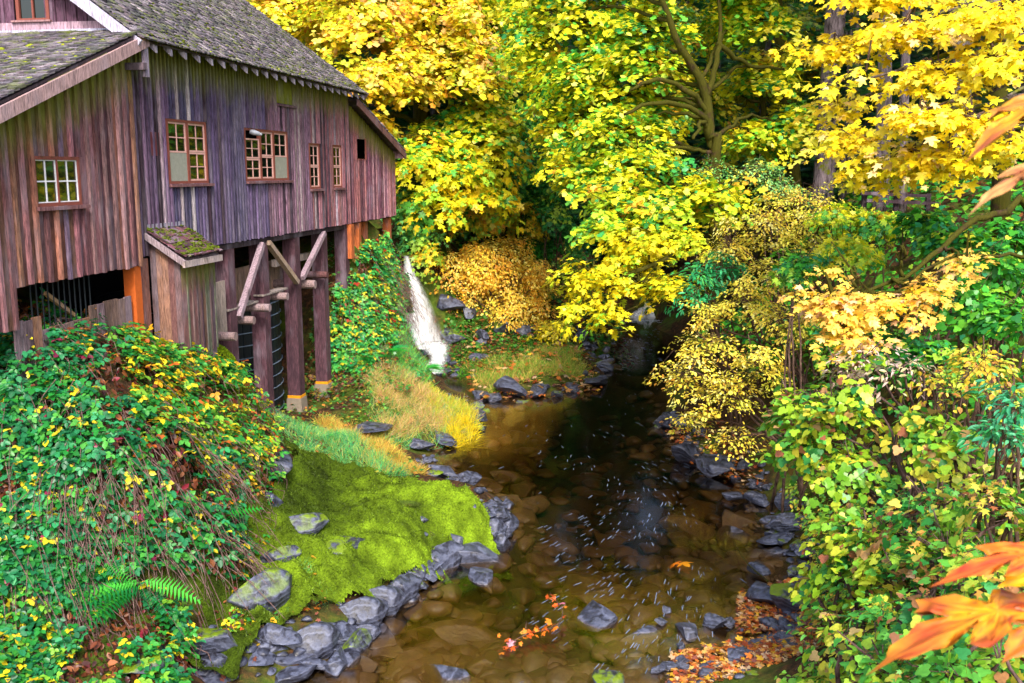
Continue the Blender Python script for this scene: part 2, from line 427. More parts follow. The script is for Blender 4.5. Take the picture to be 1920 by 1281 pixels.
def tps(P, Z):
    d = np.linalg.norm(P[:, None] - P[None], axis=2); n = len(P)
    K = d + np.eye(n) * 1e-3
    A = np.zeros((n + 1, n + 1)); A[:n, :n] = -K; A[:n, n] = 1; A[n, :n] = 1
    return np.linalg.solve(A, np.append(Z, 0))
TW = tps(ctl[:, :2], ctl[:, 2])
def ground(x, y, rough=True):
    x = np.asarray(x, float); y = np.asarray(y, float); sh = x.shape; x = x.ravel(); y = y.ravel(); z = np.empty(len(x))
    for i in range(0, len(x), 20000):
        d = np.hypot(x[i:i+20000, None] - ctl[None, :, 0], y[i:i+20000, None] - ctl[None, :, 1]); z[i:i+20000] = -d @ TW[:-1] + TW[-1]
    r = np.hypot(x, y - 30)
    far = np.clip((r - 60) / 60, 0, 1)
    z = z * (1 - far) + (np.clip(y * .22, 5, 26)) * far
    if rough:
        q = np.stack([x, y, x * 0], 1)
        z = z + fbm(q * .9, 5, 4) * .38 * np.clip(np.abs(z) * 1.2 + .25, 0, 1) + fbm(q * .08, 9, 2) * 10 * far
    return z.reshape(sh)
def gz(x, y): return float(ground(np.array([x]), np.array([y]))[0])
def axis(lo, hi, step, out, far):
    a = list(np.arange(lo, hi, step)); s = step
    while a[-1] < far: s *= 1.22; a.append(a[-1] + s)
    s = step; b = [lo]
    while b[-1] > -far: s *= 1.22; b.append(b[-1] - s)
    return np.array(b[:0:-1] + a)
gx = axis(-10, 11, .16, 0, 900); gy = axis(6, 48, .2, 0, 900)
GX, GY = np.meshgrid(gx, gy); GZ = ground(GX, GY)
nx, ny = len(gx), len(gy)
idx = np.arange(nx * ny).reshape(ny, nx)
Q = np.stack([idx[:-1, :-1], idx[:-1, 1:], idx[1:, 1:], idx[1:, :-1]], -1).reshape(-1, 4)
g = link('ground', mesh_from('ground', np.stack([GX, GY, GZ], -1).reshape(-1, 3), Q, M['soil'], smooth=True))
tag(g, kind='structure')
def surf_normal(x, y, e=.25):
    a = (ground(x + e, y, False) - ground(x - e, y, False)) / (2 * e); b = (ground(x, y + e, False) - ground(x, y - e, False)) / (2 * e)
    n = np.stack([-a, -b, np.ones_like(a)], -1); return n / np.linalg.norm(n, axis=-1)[..., None]

# water: a closed body whose top is the pool; the banks rise through it
wb = MB().box((-9, -18, -2.6), (9.6, 49.2, 0)); wo = wb.build('creek_water', M['water']); tag(wo, kind='structure')
wu = MB().box((2.5, 49.25, 1.2), (10.5, 62, 2.75)); wo = wu.build('upper_creek_water', M['water']); tag(wo, kind='structure')

# ------------------------------------------------------------------ the mill (local x = along the wall away from the camera, local y = into the building, z up)
mill = empty('grist_mill', P0, 'weathered wooden grist mill with mossy shingled roof standing on posts above the bank', 'mill', rz=math.pi / 2 - ANG)
rs = np.random.RandomState(3)
cube = MB().box((0, 0, 0), (1, 1, 1)).mesh('plank', M['plank'])
tcube = MB().box((0, 0, 0), (1, 1, 1)).mesh('timber_box', M['timber'])
def jit(c, a=.18): return np.clip(lin(c) * (1 + rs.uniform(-a, a, 3) * .35 + rs.uniform(-a, a)), 0, 1)
def board(name, s0, s1, t0, t1, z0, z1, c, top=0.0, me=None, tilt=0):
    o = link(name, me or cube, mill, (s0, -t1, z0)); o.scale = (s1 - s0, t1 - t0, z1 - z0)
    o.rotation_euler = (0, tilt, 0)
    o.color = (*[float(v) for v in c], top / 20.0); return o
def roofz(t): return 9.47 + (.45 - t) * .735           # main roof plane
WALL_C = ['#6b5260', '#5b4a60', '#74545c', '#4c4258', '#7c6468', '#5e4654', '#665a70']
def main_color(s, z=7):
    # board tones change along the wall: brown-violet near, blue-black in the middle, red-brown and pale further on
    k = s / 12.0
    base = lin('#66506a') if k < .12 else lin('#4a4562') if k < .2 else lin('#5a4f6c') if k < .5 else lin('#765a6c') if k < .74 else lin('#84585e')
    if rs.rand() < (.3 if 2.6 < s < 3.5 or 7.3 < s < 8.4 else .07): base = lin('#9c8c92')
    if rs.rand() < .15: base = lin('#3a2c38')
    return np.clip(base * (1 + rs.uniform(-.3, .35)) * (1 + rs.uniform(-.08, .08, 3)), 0, 1)
openings = [(1.30,2.92,6.95,8.19),(4.78,7.30,6.97,8.16),(8.78,9.55,6.72,7.93),(10.60,11.36,6.72,7.93),(6.75,7.76,8.82,9.41)]
def wall_run(s0, s1, w, bw, t, zb, ztop, ops, colf, topf):
    s = s0
    while s < s1 - .02:
        ww = w * rs.uniform(.88, 1.12); e = min(s + ww, s1)
        for kind, a, b, ta, tb in (('plank', s + .004, e - .004, t - .03, t + rs.uniform(-.004, .004)), ('batten', e - bw / 2, e + bw / 2, t + .006, t + .055 + rs.uniform(-.006, .01))):
            if kind == 'batten' and e > s1 - .03: continue
            m = (a + b) / 2; zt = ztop(m); z0 = zb(m) + rs.uniform(-.018, .018); segs = [(z0, zt)]
            for o0, o1, q0, q1 in ops:
                if b > o0 + .01 and a < o1 - .01:
                    segs = [x for l, h in segs for x in ((l, min(h, q0)), (max(l, q1), h)) if x[1] - x[0] > .03]
            c = colf(m) * (.82 if kind == 'batten' else .6)
            for l, h in segs:
                board(kind, a, b, ta, tb, l, h, c * rs.uniform(.75, 1.25), topf(m) if h > zt - .05 else 0, tilt=rs.uniform(-.0015, .0015))
        s = e
wall_run(0, 12.0, .145, .055, 0, lambda s: 5.64, lambda s: 9.55, openings, main_color, lambda s: 9.5)
LZ = lambda s: 9.36 + .367 * s                        # under the near lean-to's raking roof
def lean_color(s):
    return np.clip(lin(['#a86e5c', '#946468', '#a67e80', '#84565e', '#b07e68', '#927894'][rs.randint(6)]) * (1 + rs.uniform(-.22, .22)), 0, 1)
def lean_bat(s): return lean_color(s) * (.5 if rs.rand() < .6 else 1.1)
wall_run(-5.6, -.02, .23, .07, .10, lambda s: 5.5 if s > -3.62 else 4.9, lambda s: LZ(s) - .06, [(-2.96,-1.78,6.66,7.42)], lean_bat, lambda s: LZ(s))
FZ = lambda s: 9.2 - .285 * (s - 12)
def far_color(s): return np.clip(lin(['#7c4c50', '#8a585a', '#6c4454', '#966c74', '#5f3c46'][rs.randint(5)]) * (1 + rs.uniform(-.2, .25)), 0, 1)
wall_run(12.03, 16.8, .2, .05, .02, lambda s: 5.66, lambda s: FZ(s) - .05, [(12.7,13.6,7.55,8.16)], far_color, lambda s: FZ(s))
# far end wall of the lean-to and the gable above the near roof
for k in range(12):
    board('plank', 16.79, 16.82, -.2 * k - .2, -.2 * k - .004, 5.66, 8.0, far_color(0), 8.0)
t = -.06
while t > -5.2:
    zt = roofz(t) - .14
    op = (-1.98 < t < -1.3)
    for nm, a, b, u0, u1 in (('plank', t - .196, t - .004, -.03, 0), ('batten', t - .225, t - .175, -.055, -.033)):
        lo = 9.68
        if -2.0 < (a + b) / 2 < -1.36:
            if zt > 10.35: board(nm, u0, u1, a, b, 10.42, zt, np.array(lin('#54394a')) * rs.uniform(.7, 1.2))
            continue
        if zt > lo + .05: board(nm, u0, u1, a, b, lo, zt, np.array(lin('#54394a')) * rs.uniform(.6, 1.25), 0)
    t -= .2
# lining added behind boards and glass against light leaks, near-black as painted shade
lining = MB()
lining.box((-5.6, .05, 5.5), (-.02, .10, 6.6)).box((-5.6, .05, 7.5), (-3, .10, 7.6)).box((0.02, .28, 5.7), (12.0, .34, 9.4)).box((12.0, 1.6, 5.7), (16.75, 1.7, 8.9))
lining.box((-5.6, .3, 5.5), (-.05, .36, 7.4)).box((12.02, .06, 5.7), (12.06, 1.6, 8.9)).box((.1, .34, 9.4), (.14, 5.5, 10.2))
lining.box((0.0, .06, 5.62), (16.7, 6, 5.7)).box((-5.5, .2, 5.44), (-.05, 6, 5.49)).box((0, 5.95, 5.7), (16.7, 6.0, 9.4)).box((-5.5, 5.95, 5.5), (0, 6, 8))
lining.build('light_block_lining', M['dark'], mill)

# ---- roofs
def shingle_roof(origin, along, down, L, D, course, width, cols, lean, seed, keep, thick=.024):
    """courses of split shingles; origin = upper corner, along/down unit vectors in the mill's own axes. Returns lists of single and joined shingles"""
    r = np.random.RandomState(seed); nrm = np.cross(along, down); nrm = nrm * np.sign(nrm[2])
    out = []
    for k in range(int(D / course) + 1):
        d = k * course; x = -r.uniform(0, width)
        while x < L:
            w = width * r.uniform(.6, 1.35); a = max(x, 0); b = min(x + w - .008, L)
            if b - a > .03:
                jl = r.uniform(-.02, .025); out.append((a, b, d - .02, min(d + course * 1.75 + jl, D + .04 + jl), r.uniform(.5, 1.5) * thick, cols(r)))
            x += w
    return out, np.array(origin, float), np.array(along, float), np.array(down, float), nrm
def shingle_geo(q, O, A, Dn, N):
    a, b, d0, d1, th, c = q
    lift0, lift1 = .002, .034
    P = []
    for x, d, h in ((a, d0, lift0), (b, d0, lift0), (b, d1, lift1), (a, d1, lift1)): P.append(O + A * x + Dn * d + N * h)
    P += [p + N * th for p in P]
    return np.array(P)
SQ = np.array([(4,5,6,7),(0,1,5,4),(1,2,6,5),(2,3,7,6),(3,0,4,7)])
def sh_col(r):
    c = lin(['#746c74', '#625c64', '#847a80', '#5a5a58', '#6c6068', '#4c464e', '#62644e'][r.randint(7)]); return np.clip(c * r.uniform(.65, 1.25), 0, 1)
ca = math.atan(.735); DN1 = (0, -math.cos(ca), -math.sin(ca))
zr = roofz(-6.6)
R1 = shingle_roof((-.25, 6.6, zr), (1, 0, 0), DN1, 12.75, (6.6 + .47) / math.cos(ca), .15, .14, sh_col, 0, 4, 0)
cl = math.atan(.367); DN2 = (-math.cos(cl), 0, -math.sin(cl))
R2 = shingle_roof((-.03, -.42, 9.62), (0, 1, 0), DN2, 6.5, 5.6 / math.cos(cl), .15, .15, sh_col, 0, 5, 0)
cf = math.atan(.285); DN3 = (math.cos(cf), 0, -math.sin(cf))
R3 = shingle_roof((12.0, -.35, 9.33), (0, 1, 0), DN3, 5.5, 5.2 / math.cos(cf), .15, .15, sh_col, 0, 6, 0)
allq = []
M_inv_cam = np.array([(CAM - P0) @ MU, -((CAM - P0) @ MN), CAM_Z])
for q, O, A, Dn, N in (R1, R2, R3):
    for e in q:
        P = shingle_geo(e, O, A, Dn, N); c = P.mean(0); allq.append((np.linalg.norm(c - M_inv_cam), P, e[5]))
def vis(c):
    w = P0 + MU * c[0] - MN * c[1] + np.array([0, 0, c[2]]); return bool(in_frame(w))
allq.sort(key=lambda e: e[0] if vis(e[1].mean(0)) and e[1].mean(0)[0] < 12.6 else 1e6)
unit = None
for d, P, c in allq[:300]:
    me = bpy.data.meshes.new('shingle'); ctr = P.mean(0); me.from_pydata([tuple(map(float, p - ctr)) for p in P], [], SQ.tolist()); me.materials.append(M['shingle_one'])
    o = link('shingle', me, mill, ctr); o.color = (*[float(v) for v in c], 1)
V = np.concatenate([e[1] for e in allq[300:]]); Fq = np.concatenate([SQ + 8 * i for i in range(len(allq) - 300)])
tag(link('shingles', mesh_from('shingles', V, Fq, M['shingle'], np.repeat(np.array([e[2] for e in allq[300:]]), 8, 0)), mill), kind='stuff')
# roof decks under the shingles and the far slope
deck = MB()
deck.prism([(-.22, -.43, roofz(.43) - .07), (-.22, 6.6, zr - .07), (-.22, 6.6, zr - .03), (-.22, -.43, roofz(.43) - .03)], (12.7, 0, 0))
deck.prism([(-.22, 6.62, zr - .07), (-.22, 13, zr - 4.8), (-.22, 13, zr - 4.7), (-.22, 6.62, zr)], (12.7, 0, 0))
deck.prism([(-.04, -.38, 9.58), (-5.55, -.38, 9.58 - 5.51 * .367), (-5.55, -.38, 9.535 - 5.51 * .367), (-.04, -.38, 9.535)], (0, 6.3, 0))
deck.prism([(12.02, -.3, 9.29), (17.1, -.3, 9.29 - 5.08 * .285), (17.1, -.3, 9.24 - 5.08 * .285), (12.02, -.3, 9.24)], (0, 5.3, 0))
deck.build('roof_deck', M['timber'], mill, color=lin('#4a3c40'))
# rafter tails
for k in range(23):
    s = .25 + k * .545
    b = MB().prism([(s, -.32, 9.40), (s, -.46, 9.27), (s, -.46, 9.39), (s, -.32, 9.48)], (.07, 0, 0))
    b.build('rafter_tail', M['timber'], mill, color=lin('#a49aa8') * rs.uniform(.7, 1.1))
# verge boards
def verge(name, p, q, w, h, c): return MB().bar(p, q, w, h).build(name, M['timber'], mill, color=c)
verge('barge_board', (-.3, -.46, roofz(.46) - .13), (-.3, 6.5, roofz(-6.5) - .13), .05, .2, lin('#a8a2b6'))
verge('barge_board', (12.55, -.46, roofz(.46) - .08), (12.55, 6.5, roofz(-6.5) - .08), .04, .14, lin('#7a6a70'))
verge('fascia_board', (.05, -.43, 9.62 - .16), (-5.6, -.43, 9.62 - 5.65 * .367 - .16), .05, .2, lin('#9d8080'))
verge('fascia_board', (11.95, -.36, 9.33 - .15), (17.15, -.36, 9.33 - 5.2 * .285 - .15), .05, .2, lin('#6d4a48'))
MB().box((16.75, -.35, 7.62), (16.95, .2, 7.86)).build('purlin_end', M['timber'], mill, color=lin('#9a7078'))
MB().box((-.06, -.42, 8.83), (.07, -.36, 9.55)).build('corner_board', M['timber'], mill, color=lin('#8d8090'))
MB().bar((-.12, -.46, 9.0), (-.12, .1, 9.0), .12, .12).build('purlin_end', M['timber'], mill, color=lin('#5d5058'))
MB().box((-.09, -.16, 9.66), (-.036, 6, 9.79)).build('flashing_board', M['timber'], mill, color=lin('#9a7f8c'))
MB().box((-.14, -.2, 9.60), (-.092, 6, 9.655)).build('flashing_board', M['timber'], mill, color=lin('#a7a6bd'))
MB().box((-.02, -.035, 5.3), (.05, .05, 9.2)).build('corner_post', M['timber'], mill, color=lin('#3c3040'))
# moss along the eave: many little cushions
mv = []; mt = []; mc = []
ico = bmesh.new(); bmesh.ops.create_icosphere(ico, subdivisions=1, radius=1); IV = np.array([v.co[:] for v in ico.verts]); IF = np.array([[v.index for v in f.verts] for f in ico.faces]); ico.free()
def moss_blob(p, r, c):
    mv.append(p + IV * r * rs.uniform(.7, 1.3, (len(IV), 1))); mt.append(IF + len(IV) * len(mt)); mc.append(np.tile(c * rs.uniform(.6, 1.3), (len(IV), 1)))
mc1 = lin('#6a7420'); mc2 = lin('#9aa32a')
for k in range(520):
    s = 12.6 * rs.rand() ** 1.3 - .2; moss_blob(np.array([s, -.44 + rs.uniform(0, .12), 9.50 + rs.uniform(-.05, .03)]), np.array([rs.uniform(.02, .06), .03, rs.uniform(.015, .035)]), mc1 if rs.rand() < .6 else mc2)
for k in range(360):
    d = rs.uniform(.2, 5.6); x = rs.uniform(0, 6); moss_blob(np.array([-.03 - d, -.42 + x, 9.66 - d * .367]), np.array([.03, .05, .02]) * rs.uniform(.5, 1.2), mc2)
for k in range(420):
    d = rs.rand() ** 2 * 5; s = rs.uniform(-.2, 12); moss_blob(np.array([s, -.43 + d, roofz(.43 - d) + .07]), np.array([.06, .03, .02]) * rs.uniform(.4, 1.1), mc1)
tag(link('roof_moss', mesh_from('roof_moss', np.concatenate(mv), np.concatenate(mt), M['moss'], np.concatenate(mc), True), mill), kind='stuff')

# ---- windows
def window(s0, s1, z0, z1, units, t=0.0, frame='redpaint', munt='muntin', sill=True, mid=.04, sw=.035):
    """units: list of (fraction0, fraction1, [(zfrac0, zfrac1, cols, rows or 'board')])"""
    root = None
    fr = MB(); fw = .05
    fr.box((s0, -t - .03, z0), (s0 + fw, -t + .06, z1)).box((s1 - fw, -t - .03, z0), (s1, -t + .06, z1)).box((s0 + fw, -t - .03, z1 - fw), (s1 - fw, -t + .06, z1)).box((s0 + fw, -t - .03, z0), (s1 - fw, -t + .06, z0 + fw))
    for k, (f0, f1, _) in enumerate(units[1:]):
        x = s0 + fw + (s1 - s0 - 2 * fw) * f0; fr.box((x - mid, -t - .025, z0 + fw), (x + mid, -t + .055, z1 - fw))
    w = fr.build('window', M[frame], mill)
    if sill: MB().box((s0 - .05, -t - .11, z0 - .06), (s1 + .1, -t - .032, z0 - .005)).build('sill', M['timber'], w, color=lin('#6d4a4c'))
    for f0, f1, rows in units:
        a = s0 + fw + (s1 - s0 - 2 * fw) * f0 + (mid + .003 if f0 > 0 else .002); b = s0 + fw + (s1 - s0 - 2 * fw) * f1 - (mid + .003 if f1 < 1 else .002)
        for q0, q1, nc, nr in rows:
            c = z0 + fw + (z1 - z0 - 2 * fw) * q0 + .003; d = z0 + fw + (z1 - z0 - 2 * fw) * q1 - .003
            if nr == 'board':
                MB().box((a, -t - .005, c), (b, -t + .02, d)).build('boarded_pane', M['greyboard'], w); continue
            sa = MB()
            sa.box((a, -t - .008, c), (a + sw, -t + .03, d)).box((b - sw, -t - .008, c), (b, -t + .03, d)).box((a + sw, -t - .008, c), (b - sw, -t + .03, c + sw)).box((a + sw, -t - .008, d - sw), (b - sw, -t + .03, d))
            for i in range(1, nc):
                x = a + (b - a) * i / nc; sa.box((x - .011, -t - .004, c + sw), (x + .011, -t + .026, d - sw))
            for i in range(1, nr):
                z = c + (d - c) * i / nr
                for j in range(nc):
                    xa = (a + sw) if j == 0 else a + (b - a) * j / nc + .0115; xb = (b - sw) if j == nc - 1 else a + (b - a) * (j + 1) / nc - .0115
                    sa.box((xa, -t - .003, z - .011), (xb, -t + .025, z + .011))
            sa.build('sash', M[munt], w)
            for i in range(nc):
                for j in range(nr):
                    xa = a + (b - a) * i / nc + .012; xb = a + (b - a) * (i + 1) / nc - .012; za = c + (d - c) * j / nr + .012; zb = c + (d - c) * (j + 1) / nr - .012
                    p = MB().box((xa, -t + .010, za), (xb, -t + .016, zb)).build('pane', M['glass'], w)
    return w
two = [(0, .5, 2, 2), (.5, 1, 2, 2)]
window(1.30, 2.92, 6.95, 8.19, [(0, .5, [(0, .48, 1, 'board'), (.48, 1, 2, 2)]), (.5, 1, two)])
window(4.78, 7.30, 6.97, 8.16, [(0, .34, [(0, .42, 2, 2), (.42, .84, 2, 2)]), (.34, .66, [(0, .48, 2, 2), (.48, 1, 2, 2)]), (.66, 1, [(0, .47, 1, 'board'), (.47, 1, 2, 2)])])
window(8.78, 9.55, 6.72, 7.93, [(0, 1, two)]); window(10.60, 11.36, 6.72, 7.93, [(0, 1, two)])
window(-2.96, -1.78, 6.66, 7.42, [(0, .5, [(0, 1, 2, 2)]), (.5, 1, [(0, 1, 2, 2)])], t=.10, munt='whitepaint', mid=.014, sw=.016)
# window in the gable, facing along the wall
wf = MB(); wf.box((-.05, 1.36, 9.83), (.02, 1.42, 10.45)).box((-.05, 1.94, 9.83), (.02, 2.0, 10.45)).box((-.05, 1.42, 9.83), (.02, 1.94, 9.87)).box((-.05, 1.42, 10.38), (.02, 1.94, 10.45)).box((-.045, 1.665, 9.87), (.015, 1.695, 10.38))
gw = wf.build('window', M['redpaint'], mill)
for a, b in ((1.43, 1.663), (1.697, 1.93)): MB().box((-.012, a, 9.875), (-.006, b, 10.375)).build('pane', M['glass'], gw)
MB().box((-.13, 1.3, 9.795), (-.056, 2.06, 9.828)).build('sill', M['timber'], gw, color=lin('#8d6a6c'))
# boarded loft hatch, lamp, patch, hatch opening
MB().box((6.77, -.012, 8.84), (7.74, .02, 9.40)).build('hatch_panel', M['timber'], mill, color=lin('#6e701c'))
MB().box((6.68, -.10, 8.76), (7.84, -.034, 8.815)).build('hatch_sill', M['timber'], mill, color=lin('#5a4048'))
MB().box((.64, -.045, 7.48), (.96, -.033, 7.91)).build('patch_board', M['timber'], mill, color=lin('#5c2a2e'))
hf = MB().box((12.7, -.06, 7.52), (13.62, -.022, 7.56)).box((12.66, -.06, 7.52), (12.7, -.022, 8.2)).box((13.6, -.06, 7.56), (13.64, -.022, 8.2)); hf.build('hatch_frame', M['redpaint'], mill)
lamp = MB().tube([(5.02, -.05, 8.08), (5.05, -.14, 8.06), (5.10, -.25, 8.03)], [.05, .065, .045], 10).build('wall_lamp', M['lampmetal'], mill, True)
MB().tube([(5.10, -.255, 8.028), (5.12, -.30, 8.01)], [.04, .02], 10).build('lamp_lens', M['lampmetal'], lamp, True)

# ---- little lean-to shed over the wheel gate
def shed_c(): return np.clip(lin(['#6c4a48', '#5e4a4c', '#785c56', '#5f6250', '#543e48', '#826050'][rs.randint(6)]) * rs.uniform(.65, 1.2), 0, 1)
x = -.02
for k in range(5):                                            # end that looks towards the bridge
    t0, t1 = .02 + k * .118, .02 + (k + 1) * .118 - .004
    board('plank', .40, .43, t0, t1, 3.9, 6.0 - .66 * t1 - .06, shed_c())
for k in range(7):                                            # creek side
    board('plank', .44 + k * .185, .44 + (k + 1) * .185 - .006, .58, .61, 3.55 + rs.uniform(-.06, .06), 5.58, shed_c(), 5.75)
    board('batten', .44 + (k + 1) * .185 - .025, .44 + (k + 1) * .185 + .02, .613, .635, 3.7, 5.56, shed_c() * .7, 5.75)
sd = math.atan(.66); DN4 = (0, -math.cos(sd), -math.sin(sd))
q, O, A, Dn, N = shingle_roof((.30, -.03, 6.10), (1, 0, 0), DN4, 1.48, .85, .17, .16, lambda r: np.clip(lin(['#5a3a44', '#6d4650', '#4a343c', '#74606a'][r.randint(4)]) * r.uniform(.7, 1.2), 0, 1), 0, 8, 0)
for e in q:
    P = shingle_geo(e, O, A, Dn, N); ctr = P.mean(0)
    me = bpy.data.meshes.new('shed_shingle'); me.from_pydata([tuple(map(float, p - ctr)) for p in P], [], SQ.tolist()); me.materials.append(M['shingle_one'])
    o = link('shed_shingle', me, mill, ctr); o.color = (*[float(v) for v in e[5]], 1)
mv = []; mt = []; mc = []
for k in range(300):
    d = .85 * (1 - rs.rand() ** 2.4); s = .3 + 1.48 * rs.rand(); moss_blob(np.array([s, -.03 - d * math.cos(sd), 6.10 - d * math.sin(sd) + .06]), np.array([.035, .04, .02]) * rs.uniform(.5, 1.3), lin('#5c6a1c'))
tag(link('shed_roof_moss', mesh_from('shed_roof_moss', np.concatenate(mv), np.concatenate(mt), M['moss'], np.concatenate(mc), True), mill), kind='stuff')
MB().prism([(.3, 0, 6.06), (.3, -.72, 5.585), (.3, -.72, 5.55), (.3, 0, 6.02)], (1.48, 0, 0)).build('shed_roof_deck', M['timber'], mill, color=lin('#5a4a4c'))
MB().bar((.27, 0, 6.03), (.27, -.77, 5.52), .04, .11).build('shed_barge_board', M['timber'], mill, color=lin('#8a7a80'))
MB().box((.25, -.79, 5.44), (1.80, -.745, 5.56)).build('shed_fascia', M['timber'], mill, color=lin('#a59490'))
MB().box((.28, -.05, 6.14), (1.72, -.032, 6.22)).build('shed_flashing', M['timber'], mill, color=lin('#8f8a98'))

# ---- substructure
def post(s, t, z0, z1, w, c, name='post'):
    return MB().box((s - w / 2, -t - w / 2, z0), (s + w / 2, -t + w / 2, z1)).build(name, M['timber'], mill, color=c)
PC = lin('#4e343c')
for s, z0, foot in ((3.87, 2.0, 0), (5.72, 1.24, 1), (7.78, 1.26, 1), (9.85, 1.2, 2), (11.75, 3.6, 0)):
    p = post(s, -.18, z0, 5.50, .34, PC * rs.uniform(.85, 1.15))
    if foot:
        bb = MB(); bb.box((s - .182, -.002, z0 - .002), (s + .182, .362, z0 + .07)); bb.build('painted_band', M['yellowband'], p)
        h = z0 - .004; v = .20; b2 = .30 if foot == 2 else .25
        m = MB(); m._add([(s-v,.18-v,h),(s+v,.18-v,h),(s+v,.18+v,h),(s-v,.18+v,h),(s-b2,.18-b2,.3),(s+b2,.18-b2,.3),(s+b2,.18+b2,.3),(s-b2,.18+b2,.3)], [(0,1,2,3),(7,6,5,4),(0,4,5,1),(1,5,6,2),(2,6,7,3),(3,7,4,0)])
        m.build('footing', M['concrete'], p)
for s, t in ((11.9, .0), (12.9, -.1), (14.2, -.3), (16.4, -.15)): post(s, t, 4.6, 5.62, .24, lin('#a85a30'), 'short_post')
MB().box((-.27, -.08, 3.9), (-.05, .14, 5.5)).build('new_post', M['orangewood'], mill)
MB().box((.02, .0, 3.7), (.36, .3, 5.6)).build('post', M['timber'], mill, color=lin('#7a5248'))
def brace(p, q, c='#8d7880', w=.13): MB().bar((p[0], -.02, p[1]), (q[0], -.02, q[1]), .12, w, (0, 1, 0)).build('brace', M['timber'], mill, color=lin(c))
brace((5.5, 5.5), (4.05, 3.95)); brace((5.85, 5.5), (7.6, 4.35), '#9a8470'); brace((9.7, 5.5), (7.95, 4.42))
def log(s, t0, t1, z, r, c='#86706e'):
    MB().tube([(s, -t0, z), (s, -t1, z)], [r, r * .95], 12).build('log_beam', M['timber'], mill, color=lin(c), smooth=False)
log(2.85, -.5, .5, 3.72, .10); log(4.35, -1.2, .25, 3.84, .10); log(5.15, -1.2, .3, 4.02, .10); log(6.5, -1.2, .2, 4.12, .10); log(8.3, -1.2, .25, 4.22, .12); log(9.4, -1, .2, 4.36, .1, '#5a3a3a')
MB().box((3.6, .0, 4.14), (5.2, .28, 4.18)).build('walk_board', M['timber'], mill, color=lin('#8b7f78'))
MB().box((5.5, .0, 4.24), (7.0, .26, 4.28)).build('walk_board', M['timber'], mill, color=lin('#8b7f78'))
MB().box((7.5, .5, 4.75), (11, .62, 4.93)).build('cross_beam', M['timber'], mill, color=lin('#b8a69c'))
MB().box((3.2, .02, 5.50), (12, .42, 5.615)).build('sill_beam', M['timber'], mill, color=lin('#2e2228'))
for k in range(26):
    s = 3.7 + k * .2
    board('inner_plank', s, s + .193, -.93, -.9, 3.9, 4.85, np.clip(lin(['#a08478', '#8a7278', '#b39080'][rs.randint(3)]) * rs.uniform(.7, 1.15), 0, 1))
for k in range(7): board('inner_plank', 1.9 + k * .22, 1.9 + k * .22 + .21, .0, .03, 3.7, 4.85, np.clip(lin('#a08f86') * rs.uniform(.7, 1.1), 0, 1))
MB().box((-3.6, .18, 3.5), (-.36, .22, 4.2)).build('inner_lining', M['dark'], mill)
for k in range(15):
    s = -3.6 + k * .215; board('lower_plank', s, s + .208, .02, .05, 3.8, 4.98 - .2 * (2 < k < 9) + rs.uniform(-.015, .015), np.clip(lin(['#7c5844', '#6a544c', '#746066'][rs.randint(3)]) * rs.uniform(.7, 1.15), 0, 1))
for k in range(12): MB().tube([(-3.1 + k * .14, -.0, 4.6), (-3.1 + k * .14, -.0, 5.5)], .012, 5).build('iron_bar', M['iron'], mill)
MB().bar((-2.6, .1, 5.3), (-1.9, .1, 4.85), .06, .06).build('brace', M['timber'], mill, color=lin('#9a7a58'))
# penstock: staved tank with steel hoops behind the posts
tank = MB()
for k in range(60):
    a0 = 2 * math.pi * k / 60; a1 = 2 * math.pi * (k + .93) / 60; r = 2.3
    tank.prism([(7.4 + r * math.cos(a0), 2.9 + r * math.sin(a0), .7), (7.4 + r * math.cos(a1), 2.9 + r * math.sin(a1), .7), (7.4 + (r - .08) * math.cos(a1), 2.9 + (r - .08) * math.sin(a1), .7), (7.4 + (r - .08) * math.cos(a0), 2.9 + (r - .08) * math.sin(a0), .7)], (0, 0, 3.3))
tk = tank.build('penstock_tank', M['iron'], mill); tag(tk, kind='stuff')
for k in range(10):
    z = .95 + k * .32
    MB().tube([(7.4 + 2.325 * math.cos(a), 2.9 + 2.325 * math.sin(a), z) for a in np.linspace(0, 2 * math.pi, 41)], .016, 5, False).build('steel_hoop', M['hoop'], tk)
MB().tube([(4.6, 1.3, 1.0), (4.6, 1.3, 5.4)], .025, 6).build('pipe', M['hoop'], mill)
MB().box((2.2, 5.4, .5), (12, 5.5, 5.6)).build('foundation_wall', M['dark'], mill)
# ------------------------------------------------------------------ stones
def rock_mesh(seed, sub, flat=.7, cuts=16, rough=.10):
    r = np.random.RandomState(seed); bm = bmesh.new(); bmesh.ops.create_icosphere(bm, subdivisions=sub, radius=1)
    V = np.array([v.co[:] for v in bm.verts]); F = [[v.index for v in f.verts] for f in bm.faces]; bm.free()
    for k in range(cuts):
        n = r.normal(size=3); n /= np.linalg.norm(n); h = r.uniform(.42, .78); d = V @ n; V = V - np.outer(np.maximum(d - h, 0) * .97, n)
    V = V * (1 + fbm(V * 1.1 + seed * 7, seed, 2)[:, None] * rough * 1.6 + fbm(V * 6 + seed, seed + 9, 2)[:, None] * .045)
    V *= np.array([1, r.uniform(.6, .85), flat * r.uniform(.75, 1.1)])
    return mesh_from('stone', V, np.array(F), None, smooth=False)
ROCKS = []
for k in range(9):
    me = rock_mesh(40 + k, 4 if k < 6 else 3, .62, 17, .12); ROCKS.append(me)
def rock_variant(k, mat):
    me = ROCKS[k].copy(); me.materials.append(M[mat]); return me
RV = {m: [rock_variant(k, m) for k in range(len(ROCKS))] for m in ('rock', 'rock_moss')}
rr = np.random.RandomState(77)
